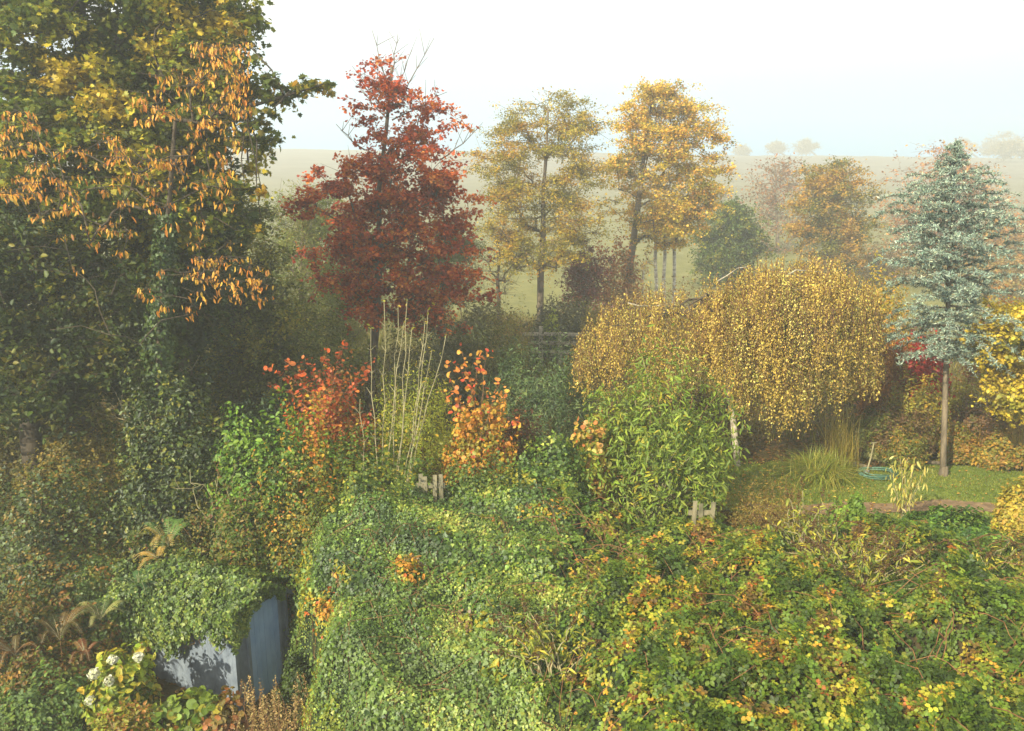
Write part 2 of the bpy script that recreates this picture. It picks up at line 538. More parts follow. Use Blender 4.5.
# ------------------------------------------------------------------ ground, hill, lawn, path
def ground_mat():
    m = bpy.data.materials.new('ground'); m.use_nodes = True
    n = m.node_tree.nodes; l = m.node_tree.links
    b = n['Principled BSDF']; b.inputs['Roughness'].default_value = .95; b.inputs['Specular IOR Level'].default_value = .1
    tcn = n.new('ShaderNodeTexCoord'); sp = n.new('ShaderNodeSeparateXYZ')
    def ramp_noise(scale, c1, c2, det=6, st=None):
        no = n.new('ShaderNodeTexNoise'); no.inputs['Scale'].default_value = scale; no.inputs['Detail'].default_value = det; no.inputs['Roughness'].default_value = .7
        src = tcn.outputs['Object']
        if st:
            mp = n.new('ShaderNodeMapping'); mp.inputs['Scale'].default_value = st; l.new(src, mp.inputs[0]); src = mp.outputs[0]
        l.new(src, no.inputs['Vector'])
        r = n.new('ShaderNodeValToRGB'); r.color_ramp.elements[0].position = .35; r.color_ramp.elements[1].position = .65
        r.color_ramp.elements[0].color = (*lin(c1), 1); r.color_ramp.elements[1].color = (*lin(c2), 1)
        l.new(no.outputs['Fac'], r.inputs[0]); return r, no
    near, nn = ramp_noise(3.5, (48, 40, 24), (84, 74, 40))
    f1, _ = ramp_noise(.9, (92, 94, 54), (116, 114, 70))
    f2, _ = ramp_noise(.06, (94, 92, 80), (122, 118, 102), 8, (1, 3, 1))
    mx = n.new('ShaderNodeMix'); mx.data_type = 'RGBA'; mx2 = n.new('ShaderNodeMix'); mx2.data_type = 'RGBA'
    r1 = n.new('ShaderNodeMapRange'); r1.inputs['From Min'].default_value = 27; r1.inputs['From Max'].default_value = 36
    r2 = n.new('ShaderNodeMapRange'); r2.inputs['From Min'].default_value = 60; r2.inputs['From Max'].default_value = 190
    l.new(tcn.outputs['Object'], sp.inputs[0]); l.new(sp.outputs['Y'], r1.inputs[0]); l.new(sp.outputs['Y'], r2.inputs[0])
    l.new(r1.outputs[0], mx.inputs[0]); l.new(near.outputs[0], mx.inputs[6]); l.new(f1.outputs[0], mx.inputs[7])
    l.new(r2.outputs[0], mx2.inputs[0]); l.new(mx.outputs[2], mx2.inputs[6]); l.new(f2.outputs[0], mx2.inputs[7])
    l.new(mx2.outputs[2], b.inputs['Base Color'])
    bp = n.new('ShaderNodeBump'); bp.inputs['Strength'].default_value = .6; bp.inputs['Distance'].default_value = .08
    l.new(nn.outputs['Fac'], bp.inputs['Height']); l.new(bp.outputs[0], b.inputs['Normal'])
    return m

def sheet(name, xs, ys, zf, mat, mask=None):
    X, Y = np.meshgrid(xs, ys)
    V = np.stack([X.ravel(), Y.ravel(), zf(X.ravel(), Y.ravel())], 1)
    nx = len(xs); i, j = np.meshgrid(np.arange(nx - 1), np.arange(len(ys) - 1))
    a = (j * nx + i).ravel()
    F = np.stack([a, a + 1, a + nx + 1, a + nx], 1)
    if mask is not None:
        c = V[F].mean(1); F = F[mask(c[:, 0], c[:, 1])]
        used, inv = np.unique(F.ravel(), return_inverse=True); V = V[used]; F = inv.reshape(F.shape)
    return mesh(name, V, F.ravel(), np.full(len(F), 4), mat, smooth=True)

xs = np.concatenate([np.linspace(-300, -32, 60), np.linspace(-30, 30, 201), np.linspace(32, 300, 60)])
ys = np.concatenate([np.linspace(-20, 4, 13), np.linspace(4.4, 40, 150), np.linspace(41, 360, 170)])
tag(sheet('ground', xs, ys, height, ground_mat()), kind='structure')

M['lawn'] = noise_mat('lawn', (72, 92, 36), (106, 116, 50), 4, bump=.3)
M['soil'] = noise_mat('soil', (92, 74, 54), (128, 106, 80), 6, bump=.5)
def in_lawn(x, y):
    w = .25 * np.sin(x * 2.1) + .15 * np.sin(x * 5.3 + 1)
    return (x > 4.0 + .35 * np.sin(y * 2.3)) & (x < 17) & (y > 13.4) & (y < 17.3 + w + 1.0 * sm(x, 6.5, 4.2))
lx = np.arange(3.4, 17.5, .12); ly = np.arange(13.3, 18.8, .12)
tag(sheet('lawn', lx, ly, lambda x, y: height(x, y) + .012 + .012 * np.sin(x * 1.7) * np.sin(y * 2.1), M['lawn'], in_lawn), kind='structure')
def in_path(x, y):
    c = 14.75 - .12 * (x - 5) * 0 + .08 * np.sin(x * .9)
    return (np.abs(y - c) < .28 + .08 * np.sin(x * 3.1)) & (x > 4.6) & (x < 17)
tag(sheet('path', np.arange(4.5, 17, .1), np.arange(14.2, 15.4, .05), lambda x, y: height(x, y) + .032, M['soil'], in_path), kind='structure')

# ------------------------------------------------------------------ haze
hz = boxes('haze', [((0, 165, 17), (640, 400, 40))], None, None)
tag(hz, kind='stuff', label='pale morning mist lying over the garden and the hillside', cat='mist')
hm = bpy.data.materials.new('haze'); hm.use_nodes = True
hn = hm.node_tree; hn.nodes.clear()
ho = hn.nodes.new('ShaderNodeOutputMaterial'); pv = hn.nodes.new('ShaderNodeVolumePrincipled')
pv.inputs['Color'].default_value = (.79, .83, .84, 1); pv.inputs['Density'].default_value = .0047
pv.inputs['Anisotropy'].default_value = 0.35
hn.links.new(pv.outputs[0], ho.inputs['Volume'])
hz.data.materials.append(hm)

# ------------------------------------------------------------------ palettes (sRGB of the leaf itself)
G_DARK = [((40, 58, 30), 4), ((52, 74, 36), 3), ((70, 88, 44), 1)]
G_MAPLE = [((78, 98, 40), 5), ((110, 124, 46), 4), ((146, 144, 52), 2.8), ((176, 160, 54), 1.4)]
RED = [((130, 42, 20), 3), ((176, 70, 26), 5), ((196, 100, 40), 3), ((206, 130, 62), .6)]
OLIVE = [((120, 116, 48), 3), ((156, 140, 58), 4), ((180, 150, 62), 3), ((166, 124, 54), 1.4)]
AMBER = [((170, 152, 62), 3), ((210, 176, 78), 5), ((212, 158, 76), 3), ((128, 128, 58), 2)]
IVY = [((48, 74, 34), 3), ((70, 102, 46), 5), ((96, 126, 58), 3), ((134, 152, 84), 1.2)]
BRAMBLE = [((56, 82, 36), 4.5), ((80, 110, 44), 7.5), ((112, 132, 54), 4.5), ((168, 158, 62), 1.2), ((194, 146, 60), .5), ((160, 92, 50), .2), ((112, 88, 52), 1.3)]
GOLD = [((202, 176, 104), 5), ((178, 150, 86), 5), ((132, 106, 66), 3.6), ((150, 148, 80), 2.6), ((216, 196, 136), 1.0)]

# ------------------------------------------------------------------ hilltop and hillside trees
def far_tree(px, py_base, Y, wid, hgt, seed, label):
    rows = []
    gx = at(px, 150, Y)[0]; gz = float(height(gx, Y)); g = ppm(Y, gz)
    base = 365.5 + FPX * math.tan(math.atan((EYE - gz) / Y) - PITCH)
    for f_, w_ in ((1, .12), (.85, .6), (.6, 1), (.4, .9), (.22, .4)):
        rows.append((base - hgt * f_, px - wid / 2 * w_, px + wid / 2 * w_))
    return tree('hilltop_tree', label, 'tree', px, Y, rows, seed, [((138, 128, 118), 1), ((150, 136, 122), 1)], n=60, per=34, sig=1.1, size=.6, r_base=.35, gap=.05,
                twigs=2, twig_len=2.0, r_tip=.06, group='small bare trees along the hill skyline')
far_tree(776, 0, 322, 18, 14, 11, 'small rounded tree, left one of the close pair on the hill skyline')
far_tree(806, 0, 322, 22, 17, 12, 'slightly bigger rounded tree, right one of the pair on the hill skyline')
far_tree(742, 0, 322, 14, 10, 13, 'tiny faint tree on the skyline left of the rounded pair')
far_tree(962, 0, 322, 26, 20, 14, 'faint tree on the skyline just right of the blue cedar tip')
far_tree(1008, 0, 310, 44, 26, 15, 'broad faint tree on the skyline at the right edge')
far_tree(992, 0, 322, 26, 18, 16, 'faint skyline tree between the cedar and the right edge')

far_tree(1014, 0, 250, 60, 22, 17, 'wide very faint tree mass low on the hill at the right edge')
# sparse pinkish trees on the field
PINK = [((150, 100, 84), 3), ((160, 120, 96), 2), ((130, 92, 78), 2)]
tree('field_tree', 'sparse pinkish brown tree in the mist behind the round green tree', 'tree', 775, 66,
     [(158, 765, 790), (180, 742, 812), (205, 738, 818), (240, 745, 812), (275, 755, 800)], 21, PINK, n=170, per=26, sig=.9, size=.2, r_base=.16, bark='bark', twigs=3, twig_len=.8, r_tip=.014, shell=.5)
tree('field_tree', 'wide pinkish orange misty tree standing behind the blue cedar', 'tree', 938, 62,
     [(148, 925, 950), (170, 900, 980), (205, 886, 1006), (245, 882, 1012), (285, 885, 1010)], 22, [((176, 118, 84), 3), ((184, 138, 90), 2), ((150, 104, 82), 2)], n=380, per=60, sig=1.0, size=.2, r_base=.2, twigs=2, twig_len=.8, r_tip=.014)
tree('field_tree', 'hazy brown tree beyond the yellow tree at the right edge', 'tree', 1015, 52,
     [(215, 1005, 1030), (240, 985, 1050), (275, 975, 1060), (310, 980, 1055)], 23, [((160, 118, 80), 3), ((170, 130, 70), 2)], n=170, per=50, sig=.8, size=.18, r_base=.16)
tree('field_tree', 'bare hazy brown sapling between the round green tree and the orange tree', 'tree', 722, 62,
     [(190, 715, 730), (215, 700, 745), (245, 698, 742), (270, 705, 735)], 24, PINK, n=60, per=10, sig=.8, size=.18, r_base=.09, twigs=3, twig_len=.8, r_tip=.014)
tree('round_tree', 'round dark green tree in the mist above the weeping birch', 'tree', 730, 50,
     [(204, 722, 744), (218, 706, 756), (240, 698, 762), (262, 698, 762), (284, 704, 756)], 25, [((62, 88, 40), 5), ((84, 106, 44), 3), ((150, 140, 46), .8)], n=260, per=130, sig=.6, size=.15, r_base=.12)
tree('orange_tree', 'orange and green bushy tree left of the blue cedar, above the birch', 'tree', 828, 46,
     [(160, 838, 852), (172, 805, 862), (195, 794, 870), (230, 788, 872), (262, 795, 868), (282, 805, 858)], 26,
     [((174, 132, 56), 5), ((154, 128, 52), 4), ((84, 98, 46), 3), ((120, 124, 60), 1.4)], n=330, per=150, sig=.5, size=.12, r_base=.16, cohere=.75, cluster=2.2)
for i, (px, sd, lab, y0, y1) in enumerate(((657, 31, 'thin pale trunked birch, leftmost of the three under the amber maple', 190, 250), (665, 32, 'thin pale trunked birch, middle one of the three under the amber maple', 175, 246), (675, 33, 'thin pale trunked birch, rightmost of the three under the amber maple', 185, 240))):
    tree('slim_birch', lab, 'tree', px, 38, [(y0, px - 2, px + 6), ((y0 + y1) / 2, px - 14, px + 16), (y1, px - 8, px + 12)], sd, AMBER, n=26, per=50, sig=.35, size=.09,
         r_base=.085, bark='birch_bark', group='slim birches under the amber maple')
tree('small_birch', 'short pale sapling with an orange top right of the ivy clad maple trunk', 'tree', 643, 36, [(252, 638, 648), (262, 634, 652), (272, 636, 650)], 34, AMBER, n=10, per=30, sig=.2, size=.08, r_base=.05, bark='pale_bark')

# ------------------------------------------------------------------ middle trees
t = tree('amber_maple', 'amber and yellow maple with a forked trunk in the middle distance', 'tree', 622, 37,
     [(84, 632, 680), (105, 612, 704), (130, 603, 716), (155, 605, 724), (180, 610, 732), (205, 618, 728), (225, 628, 702), (246, 640, 688)], 41, AMBER,
     n=290, per=260, sig=.52, size=.082, r_base=.17, top=(652, 100), gap=.52, twigs=2, twig_len=.6, cohere=.7, cluster=1.8, flat=.35, kind='maple', r_tip=.011)
bush('ivy_clump', 'orange brown leafy clump wrapped round the foot of the amber maple', 'shrub', 622, 26, 250, 36.4, 42,
     [((150, 88, 34), 4), ((170, 110, 40), 3), ((96, 84, 40), 2)], n=6000, size=.11, lump=.4)
tree('olive_maple', 'olive yellow tree with a straight grey trunk beside the rail fence', 'tree', 538, 32,
     [(92, 545, 575), (112, 508, 590), (135, 474, 606), (158, 456, 612), (185, 456, 614), (210, 474, 606), (235, 482, 604), (268, 494, 592)], 43, OLIVE,
     n=300, per=215, sig=.48, size=.078, r_base=.14, gap=.44, top=(548, 110), twigs=2, twig_len=.8, cohere=.7, cluster=1.7, flat=.35, r_tip=.011)
tree('crimson_tree', 'narrow crimson purple tree behind the olive tree trunk', 'tree', 584, 33,
     [(240, 578, 592), (258, 570, 600), (285, 566, 602), (310, 570, 600)], 44, [((112, 40, 48), 4), ((86, 36, 42), 3), ((130, 66, 60), 2)], n=110, per=90, sig=.35, size=.09, r_base=.07, bark='dark_bark')
tree('bare_tree', 'small bare many stemmed tree on the field between red and olive trees', 'tree', 498, 31,
     [(232, 480, 520), (255, 474, 530), (280, 480, 524), (300, 488, 512)], 45, OLIVE, n=70, per=3, sig=.3, size=.07, r_base=.08, bark='dark_bark', twigs=4, twig_len=.6)

tree('willow_tree', 'grey green feathery tree between the dark ivy tree and the red maple', 'tree', 300, 25,
     [(192, 285, 345), (212, 258, 370), (245, 240, 390), (285, 222, 400), (330, 215, 395), (380, 220, 380)], 46,
     [((88, 112, 66), 4), ((108, 130, 80), 4), ((136, 148, 98), 2), ((124, 126, 62), 1)], n=560, per=220, sig=.42, size=.07, kind='lance', r_base=.14, twigs=3, twig_len=.7, flat=.9, r_tip=.007, droop=.2)
tree('willow_tree', 'dark green bushy tree showing behind the right side of the red maple', 'tree', 442, 26.5,
     [(225, 432, 462), (250, 420, 482), (280, 415, 480), (310, 410, 470)], 47,
     [((56, 80, 44), 4), ((80, 102, 56), 3)], n=140, per=150, sig=.4, size=.07, kind='lance', r_base=.1)

def red_fn(P, tint, rng):
    z = (P[:, 2] - P[:, 2].min()) / np.ptp(P[:, 2])
    return tint
red_rows = [(52, 378, 404), (75, 366, 422), (100, 360, 442), (125, 352, 442), (150, 338, 450), (168, 322, 464), (195, 312, 474), (225, 306, 474),
            (255, 296, 474), (280, 310, 482), (305, 340, 484), (328, 366, 470)]
def red_keep(T):
    z = T[:, 2]; rng = np.random.RandomState(5)
    zt = at(400, 150, 22)[2]
    return (z < zt) | (rng.uniform(size=len(z)) < .42)
tree('red_maple', 'deep red and orange maple with bare twigs at its top', 'tree', 363, 22, red_rows, 48, RED,
     n=400, per=135, sig=.34, size=.085, kind='maple', bark='bark', r_base=.13, gap=.45, top=(392, 66), twigs=2, twig_len=.5, cohere=.6, cluster=1.0, flat=.4,
     keep=red_keep, r_tip=.008, shell=.5, droop=.35)
# bare leaders above the red crown are part of it
rm = [o for o in COL.objects if o.name == 'red_maple'][0]
rng = np.random.RandomState(99)
sg = []
for (a, b) in (((392, 100), (372, 30)), ((394, 110), (434, 38)), ((392, 80), (398, 34)), ((385, 110), (352, 66)), ((392, 120), (447, 92)), ((365, 150), (336, 124)), ((392, 95), (412, 50)), ((388, 120), (362, 92)), ((440, 160), (478, 128))):
    yy = 22 + rng.uniform(-.8, .8)
    p = curve_pts(at(*a, yy), at(*b, yy + rng.uniform(-.5, .5)), 5, rng, -.04, .015)
    sg += chain(p, .02, .006)
    for k in range(1, 5):
        for _ in range(2):
            d = rng.normal(size=3) * .22; d[2] = abs(d[2]) + .15
            sg.append((p[k], p[k] + d, .008, .004))
tubes('twigs', sg, M['bark'], rm, 4)

# ------------------------------------------------------------------ weeping birch
def weeping_birch():
    rng = np.random.RandomState(61)
    Y0 = 17.6
    bp = on(738, 466, 0)
    root = empty('weeping_birch', (bp[0], bp[1], 0), 'golden weeping birch with white arching limbs and hanging curtains of leaves', 'tree')
    topx = np.array([570, 590, 620, 660, 700, 722, 748, 790, 850, 872, 886]); topy = np.array([352, 324, 302, 293, 298, 278, 264, 263, 270, 292, 335])
    botx = np.array([570, 600, 650, 695, 715, 740, 778, 800, 830, 850, 886]); boty = np.array([372, 398, 408, 405, 385, 405, 428, 422, 402, 400, 412])
    limbs = []
    crown = at(728, 300, Y0)
    trunk = [bp + (0, 0, -.1), at(733, 420, bp[1] + .1), at(728, 385, bp[1] + .8), at(716, 325, Y0 + 1.1), at(718, 300, Y0 + 1.0)]
    segs = chain(trunk, .075, .05)
    for px, py, dy in ((590, 332, .3), (612, 306, -.8), (640, 300, 1.2), (660, 294, -.4), (690, 292, -1.3), (745, 265, .2), (770, 268, -1.3), (800, 264, .8), (835, 268, -.5), (868, 288, .2), (850, 275, 1.4), (800, 270, -1.8), (735, 275, 1.6), (870, 300, -.9), (710, 288, -1.8), (780, 272, 2)):
        e = at(px, py + 20, Y0 + dy)
        a = trunk[3] if rng.uniform() < .5 else trunk[4]
        p = curve_pts(a, e, 7, rng, .05 + .03 * rng.uniform(), .02)
        limbs += chain(p, .04, .012)
    # white limbs arching over the top of the curtain
    for pts in (((628, 298), (640, 301), (655, 301), (668, 299)), ((718, 276), (728, 270), (738, 263), (748, 262)), ((786, 271), (796, 265), (808, 266), (822, 267), (838, 268))):
        q = [at(x, y + 5, Y0 - .6 + .2 * math.sin(x)) for x, y in pts]
        segs += chain(q, .015, .008)
    tubes('trunk', segs, M['pale_bark'], root, 6)
    tubes('limbs', limbs, M['dark_bark'], root, 5)
    N = 2150
    px = np.where(rng.uniform(size=N) < .35, rng.normal(800, 38, N), rng.uniform(572, 878, N)).clip(573, 876); px[-260:] = rng.uniform(696, 748, 260); off = rng.uniform(-1, 1, N)
    # right lobe hangs forward, left lobe behind
    w = np.where(px < 712, (px - 572) / 140, (884 - px) / 172)
    half = 2.1 * np.clip(np.sin(np.clip(w, 0, 1) * PI * .62 + .35), .25, 1)
    side = np.where(rng.uniform(size=N) < .68, -1, 1); side[-260:] = -1
    q = rng.uniform(0, 1, N) ** .45
    Y = Y0 + (px < 712) * .5 + side * half * q
    ty = np.interp(px, topx, topy); by = np.interp(px, botx, boty)
    P = []; nid = []; lines = []
    curt = wob(np.stack([px / 11., np.sign(side) * 3, q * 2], 1), 2.6, 51, 2); gapn = wob(np.stack([px / 9., side * 2.0], 1), 2.1, 52, 2)
    topn = wob(np.stack([px / 20., Y], 1), 2.0, 53, 2)
    for i in range(N):
        zt = at(px[i], ty[i], Y0)[2]
        z0 = zt - .9 * (q[i] ** 3) * half[i] / 2.1 * (1.0 if side[i] < 0 else 1) + rng.normal() * .12
        zb = at(px[i], by[i], Y[i] if side[i] < 0 else Y0)[2] + abs(rng.normal()) * .25
        if side[i] > 0: zb += .2
        x0 = at(px[i], 330, Y[i])[0]
        if gapn[i] < -.75 and i < N - 260: continue
        z0 += .16 * topn[i]; zb += .42 * curt[i] + .15
        if 698 < px[i] < 722 and side[i] < 0:
            z0 -= .1
        if rng.uniform() < .12: zb -= rng.uniform(0, .45)
        Lh = max(.5, (z0 - zb) * (rng.uniform(.45, 1.12)))
        if rng.uniform() < .35: z0 -= rng.uniform(0, max(0, (z0 - zb) - Lh))
        n = int(Lh * 50)
        t = np.sort(rng.uniform(0, 1, n))
        sway = rng.normal(size=2) * .12
        outw = .25 * q[i] * side[i]
        c = np.stack([x0 + sway[0] * t + .05 * np.sin(t * 9 + i), np.full(n, Y[i]) + outw * np.sin(t * 1.6) + sway[1] * t, z0 - Lh * t ** 1.1], 1)
        P.append(c + rng.normal(size=c.shape) * .024); nid.append(np.full(n, i))
        k = c[:: max(1, n // 5)]
        if len(k) > 2: lines += chain(k, .006, .003)
    P = np.concatenate(P); nid = np.concatenate(nid)
    tint = pick(P, GOLD, rng, 1.1, .55, seed=8)
    st = np.random.RandomState(3).normal(size=N)[nid]
    tint *= (1 + .16 * st)[:, None].clip(.5, 1.6)
    tubes('hanging_twigs', lines, M['twig'], root, 3)
    leaves('crown', P, .039, 'diamond', tint, M['leaf'], root, rng, spread=1.0, droop=.9)
weeping_birch()

# ------------------------------------------------------------------ blue cedar
def cedar():
    rng = np.random.RandomState(71)
    b = on(943, 476, 0)
    root = empty('blue_cedar', (b[0], b[1], 0), 'tall pale blue green cedar with a bare lower trunk standing on the lawn', 'tree')
    Yc = b[1]
    tp = at(956, 138, Yc)
    tr = [b + (0, 0, -.05), at(945, 400, Yc), at(947, 330, Yc), at(950, 260, Yc), at(953, 200, Yc), tp]
    rr = [.066, .058, .05, .042, .025, .007]
    segs = [(tr[i], tr[i + 1], rr[i], rr[i + 1]) for i in range(5)]
    segs.insert(0, (b + (0, 0, -.08), b + (0, 0, .2), .115, .078))
    tz = np.array([p[2] for p in tr]); tx = np.array([p[0] for p in tr])
    rowsz = []; L_ = []; R_ = []
    for py, l, r in ((140, 953, 959), (153, 947, 963), (172, 934, 978), (190, 924, 990), (218, 904, 1006), (240, 898, 1016), (268, 892, 1022), (300, 898, 1022), (325, 896, 1012), (345, 910, 996), (362, 922, 980)):
        z = at(0, py, Yc)[2]; rowsz.append(z); L_.append(at(l, py, Yc)[0]); R_.append(at(r, py, Yc)[0])
    rowsz = np.array(rowsz)[::-1]; L_ = np.array(L_)[::-1]; R_ = np.array(R_)[::-1]
    zb = at(0, 358, Yc)[2]; zt = tp[2]
    NP = []; ND = []; nb = 98
    for i in range(nb):
        f_ = i / (nb - 1)
        z = zb + (zt - .12 - zb) * f_ ** .95
        cx = np.interp(z, tz, tx)
        az = i * 2.39996 + rng.uniform(-.4, .4)
        zz = z + .0
        Rr = (np.interp(zz, rowsz, R_) - cx); Ll = (cx - np.interp(zz, rowsz, L_))
        c_, s_ = math.cos(az), math.sin(az)
        R = (Rr if c_ > 0 else Ll) * abs(c_) ** 2 + (Rr + Ll) / 2 * (1 - abs(c_) ** 2)
        R = max(.06, R) * (rng.uniform(.85, 1.5) if f_ < .8 else rng.uniform(.7, 1.1))
        rise = (.36 * f_ + .12) * R if f_ > .25 else (.02 + rng.uniform(-.1, .1)) * R
        drop = .30 * R if f_ < .3 else .12 * R
        n = max(4, int(R / .15))
        t = np.linspace(0, 1, n + 1)
        p = np.stack([cx + c_ * R * t, Yc + s_ * R * t, z + rise * np.sin(t * PI * .6) - drop * t ** 3], 1)
        p[1:, :] += rng.normal(size=(n, 3)) * .025
        segs += chain(p, .008 + .018 * (1 - f_) * R / 1.5, .004)
        side = np.array([-s_, c_, 0])
        for k in range(1, n + 1):
            # side shoots in the plane of the branch
            for sg_ in (-1, 1):
                if rng.uniform() < .36: continue
                ln = (.10 + .36 * (1 - (k / n)) ** .7) * min(1, R / .8) * rng.uniform(.6, 1.3)
                dr = norm((side * sg_ + np.array([c_, s_, 0]) * rng.uniform(.3, 1.0) + np.array([0, 0, rng.uniform(-.15, .2)]))[None])[0]
                q = p[k] + dr * ln + np.array([0, 0, -.12 * ln])
                segs.append((p[k], q, .005, .003))
                m = max(5, int(ln * 150))
                tt = rng.uniform(0.05, 1.05, m)[:, None]
                NP.append(p[k] + (q - p[k]) * tt); ND.append(np.tile(dr, (m, 1)))
            m = 22
            tt = rng.uniform(0, 1, m)[:, None]
            NP.append(p[k - 1] + (p[k] - p[k - 1]) * tt); ND.append(np.tile([c_, s_, 0], (m, 1)))
    NP = np.concatenate(NP); ND = np.concatenate(ND)
    NP += rng.normal(size=NP.shape) * .012
    tubes('trunk', segs, M['bark'], root, 6)
    rep = 1
    P = np.repeat(NP, rep, 0); D = np.repeat(ND, rep, 0)
    d = norm(rng.normal(size=P.shape) + D * .8 + np.array([0, 0, .8]))
    tint = pick(P, [((118, 146, 172), 4), ((94, 122, 146), 4), ((144, 168, 190), 2), ((72, 96, 112), 1.5)], rng, .5, .3, seed=4)
    leaves('needles', P, .062, 'lance', tint, M['needle'], root, rng, axis=d, spread=1.2, vary=.25)
cedar()

# ------------------------------------------------------------------ big trees on the left
ivyd = [((40, 60, 30), 4), ((56, 80, 36), 4), ((78, 100, 44), 1.4)]
tree('ivy_clad_tree', 'tall dark tree smothered in ivy at the left', 'tree', 165, 17.5,
     [(-70, 120, 215), (0, 118, 222), (60, 122, 236), (120, 118, 240), (180, 122, 236), (240, 128, 226), (300, 124, 215), (360, 128, 206), (410, 130, 200)], 81, ivyd,
     n=560, per=200, sig=.36, size=.085, kind='ivy', bark='dark_bark', r_base=.3, twigs=0, flat=.9, cohere=.5)
mp_rows = [(-70, -60, 215), (-20, -60, 236), (20, -60, 248), (60, -60, 254), (100, -60, 250), (140, -60, 246), (190, -60, 232), (240, -60, 180), (290, -50, 110)]
def maple_fn(P, tint, rng):
    # turning yellow on a few sprays
    for (x, y, r, yy) in ((62, 75, 1.1, 15.2), (115, 105, .9, 15), (205, 15, 1.1, 15.5), (150, 45, .8, 15.2), (20, 230, .6, 14.6), (215, 140, .6, 15), (235, 170, .6, 15)):
        c = at(x, y, yy)
        d = np.linalg.norm((P - c) * np.array([1, .5, 1.6]), axis=1) + rng.normal(size=len(P)) * .15
        k = d < r * .55
        tint[k] = lin((186, 160, 44)) * (1 + rng.normal(size=(k.sum(), 1)) * .2).clip(.5, 1.5)
    return tint
tree('yellowing_maple', 'spreading green maple turning yellow, filling the top left corner', 'tree', 55, 15.8, mp_rows, 82, G_MAPLE,
     n=680, per=170, sig=.34, size=.095, kind='maple', r_base=.26, top=(80, -40), flat=.4, cohere=.65, cluster=1.5, palfn=maple_fn, bark='dark_bark', dep=.5, shell=.5)
# its long limb reaching out to the right over the sky
root = [o for o in COL.objects if o.name == 'yellowing_maple'][0]
rng = np.random.RandomState(83)
limb = [at(150, 130, 15.8), at(200, 118, 15.3), at(245, 108, 15.2), at(285, 96, 15.2), at(318, 86, 15.2)]
sg = chain(np.array(limb), .06, .012)
tg = []
for x, y, s_ in ((225, 75, .45), (240, 60, .4), (232, 40, .35), (246, 90, .4), (262, 92, .4), (272, 82, .32), (284, 100, .3), (296, 88, .26), (308, 86, .22), (322, 88, .18), (332, 84, .1), (270, 115, .25), (255, 125, .3), (248, 140, .3),
                 (225, 10, .3), (238, 25, .25), (232, 100, .4), (215, 190, .3), (245, 190, .28), (262, 192, .15), (240, 215, .3), (262, 232, .2), (246, 236, .25)):
    e = at(x, y, 15.2 + rng.uniform(-.5, .5)); tg.append((e, s_))
    st_ = limb + [at(185, 165, 15.8), at(175, 210, 15.8), at(180, 60, 15.8), at(185, 20, 15.8)]
    k = min(range(9), key=lambda j: np.linalg.norm(st_[j] - e))
    sg += chain(curve_pts(st_[k], e, 3, rng, .05, .04), .02, .006)
P = np.concatenate([clump_leaves(e[None], int(260 * s_), s_ * .62, rng, .55, sg) for e, s_ in tg])
tint = pick(P, [((62, 80, 36), 5), ((86, 102, 42), 4), ((140, 126, 50), 2.4), ((176, 138, 56), 1.2)], rng, .8, .6, seed=12)
tubes('limb', sg, M['dark_bark'], root, 5)
leaves('outer_spray', P, .12, 'maple', tint, M['leaf'], root, rng, droop=.35)

tree('dark_tree', 'dark green shaded tree at the left edge below the maple', 'tree', 10, 15,
     [(190, -50, 70), (240, -60, 100), (300, -60, 130), (350, -60, 140), (400, -60, 140)], 84, [((44, 62, 30), 4), ((64, 82, 36), 3), ((104, 100, 38), 1.2)], n=330, per=170, sig=.42, size=.1, kind='oval', r_base=.2, bark='dark_bark')
tree('holly_tree', 'dense olive green tree with yellow specks right of the ivy clad trunk', 'tree', 225, 19.5,
     [(180, 205, 240), (210, 190, 262), (260, 180, 275), (310, 175, 285), (360, 175, 290), (410, 180, 285)], 85, [((72, 88, 42), 4), ((98, 112, 48), 4), ((146, 138, 52), 1.8)], n=330, per=170, sig=.4, size=.085, kind='oval', r_base=.15, bark='dark_bark')

